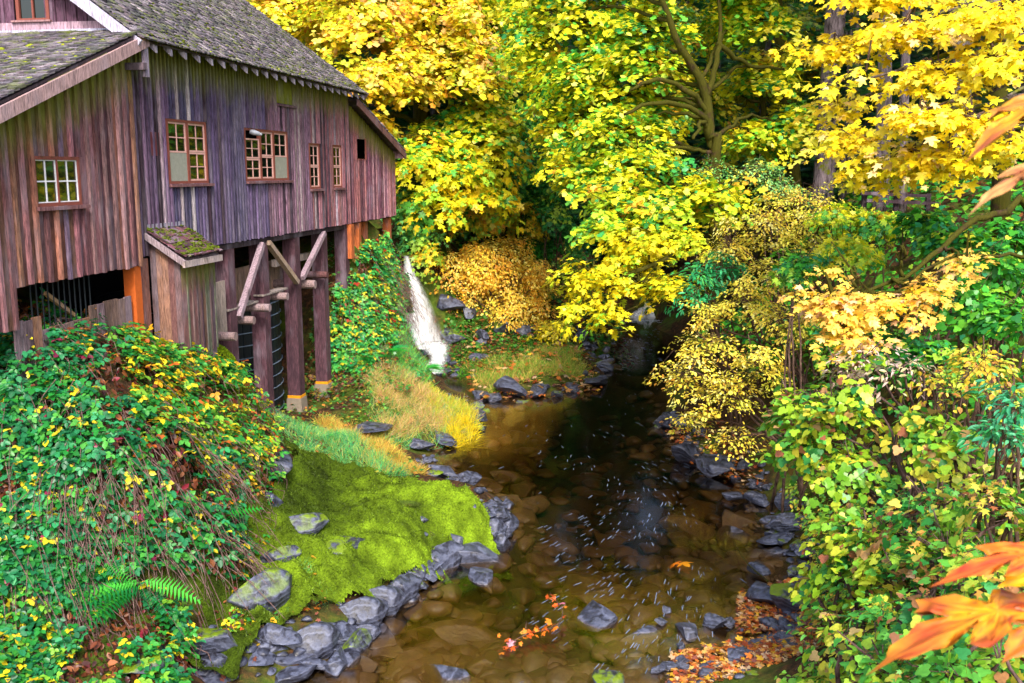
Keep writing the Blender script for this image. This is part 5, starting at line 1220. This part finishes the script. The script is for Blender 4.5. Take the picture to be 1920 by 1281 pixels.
carpet('shore_bush', 'leafy fringe hanging over the dark stones of the right shore', lambda r, n: np.stack([np.interp(v := r.uniform(12, 20, n), [12, 14.5, 16, 18, 20], [3.9, 4.8, 5.4, 5.7, 5.9]) + r.rand(n) * 1.5, v], 1), 2600, 'oval', [('#8cc03c',3),('#b8cc3a',2),('#5fa040',2),('#d8b040',1)], .11, 113, .5, 'shrub', 150, 120, .7, 900, .36)
carpet('fern_slope', 'mossy green slope of ferns behind the orange bush', lambda r, n: np.stack([r.uniform(-6, 5, n), r.uniform(40.5, 50, n)], 1), 3400, 'maple_far', [('#3a8a2c',3),('#5aa636',2),('#2a6a34',2),('#b4b83a',1),('#c98a3a',.8)], .24, 114, .5, 'fern', 30, 0, 1, 1500, .3)
carpet('hillside_growth', 'deep green undergrowth climbing the hillside under the firs', lambda r, n: np.stack([r.uniform(-16, 16, n), r.uniform(49, 66, n)], 1), 5000, 'maple_far', [('#2a6a2c',3),('#3a8434',2),('#1f5434',2),('#7a9a34',.8)], .34, 115, .8, 'undergrowth', 0, 0, 1, 0, .2)
# ------------------------------------------------------------------ moss and grass of the left bank
def bank_patch(corners_px, zs, step, height, seed, name, cols, label=None, amp=.12, mask=None):
    pass
MOSS_POLY = [(520,880),(600,862),(700,872),(810,900),(890,930),(955,980),(930,1004),(860,1010),(800,1040),(720,1080),(690,1105),(580,1160),(490,1200),(430,1270),(330,1262),(400,1130),(480,1050),(500,960)]
def inside(poly, X, Y):
    c = np.zeros(X.shape, bool); j = len(poly) - 1
    for i in range(len(poly)):
        xi, yi = poly[i]; xj, yj = poly[j]
        k = ((yi > Y) != (yj > Y)) & (X < (xj - xi) * (Y - yi) / (yj - yi + 1e-9) + xi); c ^= k; j = i
    return c
MP = [at_z(x, y, np.interp(y, [870, 960, 1040, 1250], [1.05, .8, .5, .4]))[:2] for x, y in MOSS_POLY]
xs = np.arange(-6, 1.2, .035); ys = np.arange(12.6, 23.5, .045); X, Y = np.meshgrid(xs, ys)
msk = inside(MP, X + fbm(np.stack([X, Y, X * 0], -1) * 1.5, 61, 2) * .5, Y + fbm(np.stack([X, Y, X * 0 + 5], -1) * 1.5, 62, 2) * .5)
q = np.stack([X, Y, X * 0], -1); hole = fbm(q * 1.3, 66, 3) * (1 + (Y < 17) * .6 + (X < -3) * .5); msk &= (hole > -.5) & (ground(X, Y) < 1.5)
edge = np.clip(fbm(q * 2.3, 63, 3) + .5, 0, 1); lump = (1 - np.abs(fbm(q * 1.7, 64, 2)) * 4.2)
Z = ground(X, Y) + +.085 + .16 * lump + .12 * fbm(q * 5, 65, 3)
idm = np.arange(X.size).reshape(X.shape); ok = msk[:-1, :-1] & msk[1:, :-1] & msk[:-1, 1:] & msk[1:, 1:]
Qm = np.stack([idm[:-1, :-1][ok], idm[:-1, 1:][ok], idm[1:, 1:][ok], idm[1:, :-1][ok]], -1); used = np.unique(Qm); rem = np.zeros(X.size, np.int64); rem[used] = np.arange(len(used))
kk = np.clip(fbm(q * .8, 67, 2) * 1.6 + .5 + (X + 2.2) * .22, 0, 1)[..., None]; k2 = np.clip(fbm(q * 5, 68, 2) + .5, 0, 1)[..., None]
C = (lin('#44580e') * (1 - kk) + lin('#7c9a1c') * kk) * (.25 + 1.25 * k2)
V = np.stack([X, Y, Z], -1).reshape(-1, 3)[used]
tag(link('moss_bank', mesh_from('moss_bank', V, rem[Qm], M['moss'], C.reshape(-1, 3)[used], True)), 'bright green moss cushion covering the rocky point below the mill', 'moss', None, 'stuff')
def field(name, label, XY, tpl, pal, size, seed, lean=(0, 0, 1), spread=.5, mat='grass', droop=0, kind='stuff', cat='grass', z=0):
    r = R_(seed); XY = np.repeat(XY, 2, 0) + r.normal(size=(len(XY) * 2, 2)) * .06 if tpl == 'blade' else XY; q3 = np.c_[XY, XY[:, :1] * 0]; XY = XY[fbm(q3 * 2.2, seed, 2) > -.18]; n = len(XY); P = np.stack([XY[:, 0], XY[:, 1], ground(XY[:, 0], XY[:, 1]) + z], 1); root = empty(name, P.mean(0), label, cat); lv = Leaves()
    tuft = np.stack([fbm(P * 3.1, seed + 1, 2), fbm(P * 3.1, seed + 2, 2), P[:, 0] * 0], 1) * 3.4; size = size * np.clip(.75 + 1.3 * fbm(P * 1.7, seed + 4, 2), .3, 1.4); Y_ = norm(np.array(lean) + tuft + r.normal(size=(n, 3)) * spread); Y_[:, 2] = np.abs(Y_[:, 2]); side = norm(r.normal(size=(n, 3)) * np.array([1, 1, .1]))
    lv.add(tpl, P, side, Y_, size * r.uniform(.5, 1.25, n), shade(r, palette(r, pal, n), .3)); lv.build(root, 'blades', mat); return root
r = R_(301)
i = r.randint(0, len(V), 18000); mp = V[i] + r.normal(size=(18000, 3)) * .02
lv = Leaves(); root = empty('moss_tufts', mp.mean(0), 'short fuzzy moss shoots on the mossy point', 'moss'); tag(root, kind='stuff')
cm = C.reshape(-1, 3)[used][i]; lv.add('narrow', mp, norm(r.normal(size=(18000, 3))), norm(UPV * .8 + r.normal(size=(18000, 3)) * .6), r.uniform(.025, .06, 18000), np.clip(cm * r.uniform(.5, 1.5, (18000, 1)), 0, .9)); lv.build(root, 'shoots', 'grass')
# moss wall on the right face of the bramble mound
def spread_xy(r, px, zs, n): return poly_region(px, zs)(r, n)
field('moss_curtain', 'bright moss curtain on the right shoulder of the bramble mound', spread_xy(r, [(396,665),(438,668),(478,770),(440,770)], [3.2,3.05,2.5,2.7], 6000), 'narrow', [('#9fb81c',3),('#7f9a18',2),('#b8cc2a',2)], .085, 302, (.5, -.4, .3), .5, cat='moss', z=.03)
GT = [('#48b074',3),('#62b85c',2.4),('#8ccc5a',2),('#3a9a74',1.6),('#c0d068',1.2),('#d8c878',.7)]
GO = [('#d8a850',3),('#e0bc58',2.5),('#c8b848',2),('#b8803c',1.5),('#a8c048',1.5)]
GP = [('#d8a878',3),('#e4c090',2),('#c89458',2),('#a8b44c',2),('#e0cc6a',1.5),('#8aa040',1)]
field('moss_curtain', 'dark moss and weeds on the steep right foot of the bramble mound', spread_xy(r, [(438,765),(482,765),(530,905),(470,905)], [2.7,2.4,1.25,1.9], 5200), 'narrow', [('#6a7c18',3),('#4c641c',3),('#8a9a24',1.5),('#4a3a22',1)], .09, 322, (.5, -.4, .2), .6, cat='moss', z=.02)
field('grass', 'fresh blue-green grass growing below the posts', spread_xy(r, [(515,780),(600,800),(770,890),(520,870)], [1.05,1.05,.75,1.1], 6500), 'blade', GT, .26, 303, (.25, -.15, 1), .45)
field('grass', 'golden grass hanging beside the side trickle', spread_xy(r, [(660,800),(760,840),(800,910),(690,880)], [1.05,.75,.4,.85], 3600), 'blade', GO, .34, 304, (.5, -.3, .8), .5)
field('grass', 'straw-pink grass on the bank in front of the vine slope', spread_xy(r, [(690,695),(760,705),(860,775),(720,780)], [1.5,1.2,.6,1.1], 5600), 'blade', GP, .36, 305, (.5, -.2, .7), .5)
field('grass', 'green grass mixed through the straw on the golden bank', spread_xy(r, [(680,690),(770,690),(890,780),(700,800)], [1.5,1.2,.6,1.1], 3000), 'blade', GT + [('#b8c048', 3)], .3, 325, (.4, -.2, .8), .5)
field('grass', 'bright green grass beside the foot of the waterfall', spread_xy(r, [(740,650),(800,690),(790,730),(740,720)], [1.3,.7,.9,1.2], 2600), 'blade', GT[:3] + [('#8ccc3a', 2)], .55, 306, (.3, -.1, 1), .35)
field('grass', 'yellow-green grass on the tip of the golden bank', spread_xy(r, [(790,720),(880,740),(905,780),(820,790)], [.9,.6,.4,.7], 3400), 'blade', [('#c8c83a',3),('#a8c440',2),('#e0c848',2),('#d8a850',1)], .36, 307, (.5, -.2, .8), .5)
field('grass', 'thick yellow tuft hanging to the water at the tip of the golden bank', spread_xy(r, [(840,780),(885,780),(885,805),(845,810)], [.5,.4,.3,.4], 600), 'blade', [('#e8d020',3),('#d8bc24',2)], .5, 308, (.3, -.5, .5), .5)
field('grass', 'pale grass and moss on top of the far point', spread_xy(r, [(870,650),(1080,650),(1110,690),(920,710)], [.9,.9,.5,.5], 5000), 'blade', [('#c8b85a',3),('#8cb43a',3),('#5fa034',2),('#d8985a',1)], .4, 309, (.2, -.1, 1), .5)
field('grass', 'dry grass strip under the concrete footings', spread_xy(r, [(600,790),(720,780),(720,815),(600,810)], [1.0,1.0,.95,1.0], 2600), 'blade', GO, .3, 310, (.4, -.1, .6), .6)
field('grass', 'thin green grass and weeds in the gaps of the moss bank', spread_xy(r, [(500,1000),(680,1020),(620,1120),(430,1180)], [1.0,.8,.55,.6], 2600), 'blade', GT + [('#8aa83a', 2)], .14, 311, (.2, -.2, 1), .6)
field('moss_cover', 'dark green moss over the rocks left of the orange bush', spread_xy(r, [(830,620),(1000,630),(1000,690),(860,690)], [1.0,1.0,.5,.4], 7000), 'narrow', [('#2f6a1c',3),('#4a8424',2),('#6a9a2a',1)], .12, 312, (0, 0, 1), .8, cat='moss', z=.05)
# ferns
def fern(p, n, size, label, seed, facing=(0, -1, 0)):
    r = R_(seed); root = empty('fern', p, label, 'fern'); lv = Leaves(); p = np.array(p, float)
    for k in range(n):
        a = r.uniform(-1.4, 1.4); f = np.array(facing, float); d = np.array([f[0] * math.cos(a) - f[1] * math.sin(a), f[0] * math.sin(a) + f[1] * math.cos(a), r.uniform(-.1, .7)])
        d = norm(d); N = norm(UPV + f * .4 - d * (d @ UPV)); one = Leaves(); one.add('frond', p[None] + r.normal(size=(1, 3)) * .05, N, d, size * r.uniform(.75, 1.15), shade(r, palette(r, [('#2fa038',3),('#4fb840',2),('#259048',1)], 1)))
        P, N_, Y_, S, K = one.d['frond'][0]; tv, tt = TPL['frond']; Nn = norm(N_ - Y_ * np.sum(N_ * Y_)); Yn = norm(Y_); Xn = np.cross(Yn, Nn)
        vv = P[:, None] - p + S[0] * (tv[None, :, 0:1] * Xn[:, None] + tv[None, :, 1:2] * Yn[:, None] + tv[None, :, 2:3] * Nn[:, None])
        link('frond', mesh_from('frond', vv[0], tt, M['leaf'], np.repeat(K, len(tv), 0)), root)
    return root
def gp(x, y, z, up=.15):
    p = at_z(x, y, z); p[2] = gz(p[0], p[1]) + up; return p
fern(gp(262, 1100, 1.5, .55), 12, .78, 'bright green fern fanning out at the foot of the bramble mound', 401, (.2, -1, -.3))
fern(gp(180, 1085, 1.6, .45), 8, .6, 'smaller drooping fern left of the bright fanning fern', 402, (-.1, -1, -.4))
fern(gp(405, 940, 2.0, .3), 8, .7, 'fern hanging on the right side of the bramble mound', 403, (.5, -.8, -.4))
for i, (s, t, lab) in enumerate([(10.6, 1.2, 'fern at the foot of the vine slope beside the last post'), (11.3, 1.9, 'fern in the middle of the vine slope'), (14.5, 2.3, 'fern low on the vine slope near the waterfall')]):
    p = mw(s, t * .7, 0); fern((p[0], p[1], gz(p[0], p[1]) + .25), 9, .55, lab, 410 + i, (.6, -.8, 0))
fern(gp(1850, 650, 4., .6), 9, .8, 'pale green fern among the shrubs at the right edge', 420, (-.6, -.8, 0))
# ------------------------------------------------------------------ loose maple leaves and sprigs
def sprig(name, label, p, n, size, pal, seed, spread, cat='leaf sprig', tpl='maple', nvec=(0, -.5, .8), stem=None):
    r = R_(seed); root = empty(name, p, label, cat); lv = Leaves(); P = np.array(p) + r.normal(size=(n, 3)) * spread
    lv.add(tpl, P, norm(np.array(nvec) + r.normal(size=(n, 3)) * .35), norm(r.normal(size=(n, 3)) * .5 + np.array([0, -.5, -.6])), size * r.uniform(.75, 1.2, n), shade(r, palette(r, pal, n))); lv.build(root, 'foliage', single=n)
    if stem is not None: MB().tube(np.array([np.array(q) for q in stem]) - np.array(p), np.linspace(.012, .005, len(stem)), 5).build('stem', M['twig'], root)
    return root
OR = [('#f0a01e',3),('#e8801c',2),('#f4bc3a',2)]
p = gp(425, 995, 1.35, .25); sprig('maple_seedling', 'orange maple seedling at the foot of the bramble mound', p, 9, .26, OR, 431, (.15, .1, .1), 'seedling', stem=[p, p - np.array([0, 0, .35])])
p = gp(555, 1050, .85, .16); sprig('fallen_leaf', 'single orange-red maple leaf lying on the moss bank', p, 1, .22, [('#e8702a', 1)], 432, (0, 0, 0), 'leaf')
p = gp(1275, 1055, .0, .03); p[2] = .03; sprig('fallen_leaf', 'orange maple leaf afloat on a stone in mid pool', p, 2, .30, OR, 433, (.05, .05, 0), 'leaf', nvec=(0, 0, 1))
# leafy twig stranded in the water
root = empty('stranded_twig', at_z(985, 1190, .05), 'curved dead twig with orange leaves stranded in the shallow water', 'twig'); loc = np.array(root.location[:])
tw = [at_z(945, 1215, .02), at_z(985, 1190, .10), at_z(1040, 1175, .14), at_z(1055, 1145, .2), at_z(1030, 1110, .28)]
MB().tube(curve_pts(tw, 12) - loc, np.linspace(.014, .006, 12), 6).build('stem', M['twig'], root, True)
MB().tube(np.array([at_z(985, 1190, .1), at_z(987, 1165, .25)]) - loc, [.01, .006], 5).build('side_stem', M['twig'], root)
lv = Leaves(); r = R_(435); cp = curve_pts(tw, 40); k = np.r_[r.randint(0, 22, 34), r.randint(30, 40, 12)]; P = cp[k] + r.normal(size=(46, 3)) * np.array([.05, .07, .04])
lv.add('maple', P, norm(UPV + r.normal(size=(46, 3)) * .5), r.normal(size=(46, 3)) + np.array([0, -.6, 0]), r.uniform(.07, .14, 46), shade(r, palette(r, [('#e8862a',3),('#d8642a',2),('#efb048',2),('#c87a8a',.6)], 46))); lv.build(root, 'foliage', single=46)
root = empty('leaning_twig', at_z(1410, 1070, .1), 'thin mossy twig slanting from the right stones into the water', 'twig'); loc = np.array(root.location[:])
MB().tube(curve_pts([at_z(1375, 1015, .03), at_z(1400, 1055, .2), at_z(1440, 1090, .3)], 8) - loc, np.linspace(.006, .016, 8), 5).build('stem', M['bark_moss'], root)
# litter of fallen leaves
def litter(name, label, XYZ, size, pal, seed):
    r = R_(seed); n = len(XYZ); root = empty(name, XYZ.mean(0), label, 'leaf litter'); tag(root, kind='stuff'); lv = Leaves()
    lv.add('maple', XYZ, norm(UPV + r.normal(size=(n, 3)) * .3), r.normal(size=(n, 3)) * np.array([1, 1, .2]), size * r.uniform(.5, 1.3, n), shade(r, palette(r, pal, n), .3)); lv.build(root, 'leaves')
LIT = [('#c8702c',3),('#d09a54',2.5),('#a8502a',2),('#d0b088',2),('#dcae34',1.4),('#8a5444',1.6)]
def lit_xy(r, px, n, z0=.0, lift=.05):
    p = poly_region(px, [z0] * 4)(r, n); z = np.maximum(ground(p[:, 0], p[:, 1]), .0) + r.uniform(.015, lift, n); return np.c_[p, z]
r = R_(440)
litter('leaf_litter', 'drift of orange and pink fallen leaves on the lower right bar', lit_xy(r, [(1260,1225),(1530,1180),(1540,1300),(1250,1300)], 1500), .10, LIT, 441)
litter('leaf_litter', 'fallen yellow leaves between the stones of the right shore', lit_xy(r, [(1385,1110),(1530,1080),(1540,1190),(1380,1190)], 900, 0, .07), .10, LIT, 442)
litter('leaf_litter', 'orange leaves caught on the black rocks of the right shore', lit_xy(r, [(1235,790),(1330,800),(1440,920),(1300,870)], 420, .1, .3), .12, LIT[:4], 443)
litter('leaf_litter', 'orange leaves strewn over the rocks of the far point', lit_xy(r, [(840,640),(1100,660),(1130,720),(900,740)], 600, .3, .25), .2, LIT, 444)
litter('leaf_litter', 'scattered fallen leaves on the left bank', lit_xy(r, [(420,950),(700,1000),(600,1130),(400,1230)], 160, .7, .1), .11, LIT, 445)
# ------------------------------------------------------------------ white water
def fall(name, label, ctrl, widths, thick, seed, dense=1.0):
    """three veils of water, one in front of the other, thinning out at their edges"""
    r = R_(seed); root = empty(name, ctrl[-1], label, 'waterfall'); loc = np.array(root.location[:]); P = curve_pts(ctrl, 24); W = np.interp(np.linspace(0, 1, 24), np.linspace(0, 1, len(widths)), widths)
    for k in range(3):
        us = np.linspace(-1, 1, 13); V = []; Cc = []
        for a in range(24):
            for u in us:
                w = W[a] * (1 + .25 * (k - 1)); V.append(P[a] + np.array([u * w + r.normal() * .012, -thick * (1 - u * u) * (1.6 - k) + r.normal() * .01, r.normal() * .008]) - loc); Cc.append([np.clip((1 - abs(u)) * 1.7, 0, 1) * (.75 if k != 1 else 1) * min(1, .35 + a / 9) * dense] * 3)
        T = [(a * 13 + b, a * 13 + b + 1, a * 13 + b + 14, a * 13 + b + 13) for a in range(23) for b in range(12)]
        link('veil', mesh_from('veil', np.array(V), np.array(T), M['white'], np.array(Cc), True), root)
    return root
A = lambda x, y, z, Y: at_y(x, y, Y)
w1 = fall('waterfall', 'narrow white waterfall dropping past the mill corner into dark rocks', [at_y(762,480,37.2), at_y(770,520,36.9), at_y(782,575,36.5), at_y(796,640,36.2)], [.08,.24,.48,.66], .08, 501)
fall('cascade', 'white cascade spilling over rocks at the foot of the narrow waterfall', [at_y(800,638,36.2), at_y(815,650,35.6), at_y(822,672,35.0), at_y(812,690,34.4), at_y(806,700,34.0)], [.75,.5,.26,.36,.5], .12, 502)
fall('cascade', 'thin white run left of the round stone at the foot of the waterfall', [at_y(775,600,36.3), at_y(776,630,36.1), at_y(790,655,35.6)], [.05,.1,.2], .05, 503)
fall('waterfall', 'small far waterfall half hidden behind yellow leaves at the head of the pool', [at_y(1228,545,50.2), at_y(1227,560,49.6), at_y(1224,580,49.2), at_y(1222,597,48.8)], [.7,.8,.9,1.2], .1, 504, 2.5)
fall('trickle', 'little white trickle slipping between rocks into the pool from the moss bank', [at_y(752,858,23.9), at_y(768,870,23.5), at_y(785,890,22.9), at_y(794,898,22.7)], [.05,.06,.09,.14], .02, 505)
# foam flecks drifting on the pool
r = R_(510); n = 430
fx = []; 
while len(fx) < n:
    x = r.normal(1190, 105) if r.rand() < .75 else r.uniform(960, 1460); y = 700 + 580 * r.beta(1.7, 1.6); p = at_z(x, y, .008)
    if gz(p[0], p[1]) < -.12 and 880 < x < 1470 and fbm(np.array([[p[0] * .8, p[1] * .45, 3.]]), 77, 2)[0] > -.08: fx.append(p)
for k in range(150): fx.append(at_z(r.uniform(1130, 1240), 602 + abs(r.normal()) * 60, .01))
fx = np.array(fx); m = len(fx); swirl = np.array([[.35 * math.sin(p[1] * .55) - .55 * (p[1] < 17.5) + .3 * (p[0] - 2.5), -1, 0] for p in fx]) + r.normal(size=(m, 3)) * .12
lv = Leaves(); root = empty('foam_flecks', fx.mean(0), 'white foam flecks drifting across the dark pool', 'foam'); tag(root, kind='stuff')
TPL['fleck'] = (np.array([(-.03,-.5,0),(.03,-.45,.004),(.04,.1,.006),(.015,.5,0),(-.03,.4,.004),(-.04,-.1,.006),(0,0,.03)], float), np.array([(6,0,1),(6,1,2),(6,2,3),(6,3,4),(6,4,5),(6,5,0)]))
lv.add('fleck', fx, UPV, swirl, r.uniform(.06, .24, m), np.tile(lin('#8695b0'), (m, 1)) * r.uniform(.5, 1.1, (m, 1))); lv.build(root, 'flecks', 'leaf')
fx = np.array([at_z(1195 + r.normal() * 28, 600 + abs(r.normal()) * 2.5, .008) for _ in range(110)]); root = empty('foam_line', fx.mean(0), 'line of white foam under the far waterfall', 'foam'); tag(root, kind='stuff'); lv = Leaves()
lv.add('fleck', fx, UPV, r.normal(size=(110, 3)), r.uniform(.15, .35, 110), np.tile(lin('#dfe6f0'), (110, 1))); lv.build(root, 'flecks', 'leaf')
# ------------------------------------------------------------------ big leaves of a branch close to the camera, right edge
root = empty('near_branch', at_y(2010, 1180, 1.9), 'large orange maple leaves on a branch close by at the lower right edge', 'branch'); loc = np.array(root.location[:])
MB().tube(np.array([at_y(2100, 1230, 2.1), at_y(2010, 1180, 1.9), at_y(1930, 1090, 1.75)]) - loc, [.009, .007, .004], 8).build('stem', M['twig'], root, True)
def big_leaf(parent, base_px, tip_px, Y0, Y1, roll, col, col2, wid=1.0, seed=1, fold=.25):
    """one lobed leaf with a vein ridge and curled margins, laid from its stalk to its tip"""
    half = [(0,.05),(.06,.02),(.16,-.03),(.24,.04),(.36,.05),(.44,.12),(.36,.17),(.33,.24),(.24,.29),(.34,.38),(.46,.42),(.52,.52),(.60,.60),(.50,.60),(.44,.66),(.36,.60),(.27,.58),(.15,.52),(.17,.62),(.25,.70),(.19,.76),(.16,.86),(.07,.90),(0,1.02)]
    a = at_y(*base_px, Y0); b = at_y(*tip_px, Y1); Yv = b - a; L = np.linalg.norm(Yv); Yv /= L; v = norm(CAM - (a + b) / 2); N = norm(v - Yv * (v @ Yv)); X = np.cross(Yv, N); N, X = N * math.cos(roll) + X * math.sin(roll), X * math.cos(roll) - N * math.sin(roll)
    full = half + [(-x, y) for x, y in half[-2:0:-1]]; r = R_(seed); pts = []; rings = [1., .86, .7, .52, .34, .17]; cen = np.array([0, .32]); Vv = []; Cc = []; T = []
    n = len(full)
    for k, f in enumerate(rings):
        for x, y in full:
            px, py = cen + (np.array([x, y]) - cen) * f; px *= wid
            z = fold * abs(px) - .35 * (px * px + (py - .35) ** 2) * .8 + r.normal() * .012 * f; Vv.append(a + L * (px * X + py * Yv + z * N)); mixv = np.clip(.5 + fbm(np.array([[px * 14, py * 9, seed]]), seed, 3)[0] * 3.2 - .15 + (f - .7) * .3, 0, 1); ang = math.atan2(px / wid, py - .1); vein = min(abs(ang - a0) for a0 in (0, .72, -.72, 1.5, -1.5)) < .06; Cc.append((lin(col) * (1 - mixv) + lin(col2) * mixv) * (.55 if vein else 1) * r.uniform(.85, 1.12) * (np.array([.7, .45, .8]) if r.rand() < .15 else 1))
    Vv.append(a + L * (cen[1] * Yv)); Cc.append(lin(col) * .8)
    for k in range(5):
        for i in range(n):
            j = (i + 1) % n; T += [(k*n+i, k*n+j, (k+1)*n+j), (k*n+i, (k+1)*n+j, (k+1)*n+i)]
    T += [(5*n+i, 5*n+(i+1) % n, 6*n) for i in range(n)]
    o = link('leaf', mesh_from('leaf', np.array(Vv) - loc, np.array(T), M['leaf'], np.array(Cc), True), parent)
    st = at_y(base_px[0] + 40, base_px[1] + 5, Y0 + .05)
    return o
big_leaf(root, (1965,1120), (1645,1206), 1.85, 1.6, .8, '#f4ac24', '#c4562c', .27, 5, .1)
big_leaf(root, (1995,1130), (1885,1228), 1.8, 1.7, .3, '#ee9e30', '#c4562c', .55, 6, .1)
big_leaf(root, (2010,1022), (1765,1066), 1.9, 1.7, .7, '#f29028', '#c4562c', .2, 7, .1)
big_leaf(root, (2020,1055), (1890,1082), 1.9, 1.75, .5, '#f8c422', '#e0901e', .36, 8, .1)
root = empty('near_branch', at_y(2030, 220, 2.2), 'two orange maple leaves seen edge-on at the upper right edge', 'branch'); loc = np.array(root.location[:])
MB().tube(np.array([at_y(2120, 120, 2.4), at_y(2030, 220, 2.2), at_y(2000, 320, 2.1)]) - loc, [.008, .006, .004], 8).build('stem', M['twig'], root, True)
big_leaf(root, (2020,150), (1815,262), 2.2, 2.0, .9, '#f4b424', '#cc8238', .24, 11, .1)
big_leaf(root, (2010,290), (1825,360), 2.1, 1.9, 1.0, '#dca868', '#b87440', .17, 12, .1)
# fallen rail fence in the woods
root = empty('rail_fence', at_y(1690, 372, 27.5), 'low wooden rail fence in the shade under the right trunks', 'fence'); loc = np.array(root.location[:])
for k, (x0, y0, x1, y1) in enumerate(((1615,362,1745,368),(1625,376,1760,382))): MB().bar(at_y(x0, y0, 27.4) - loc, at_y(x1, y1, 27.6) - loc, .06, .09).build('rail', M['timber'], root, color=lin('#3a2a30'))
for x in (1622, 1682, 1742):
    p = at_y(x, 370, 27.55); MB().box(p - loc - np.array([.06, .0, 1.2]), p - loc + np.array([.06, .12, .1])).build('post', M['timber'], root, color=lin('#30242a'))
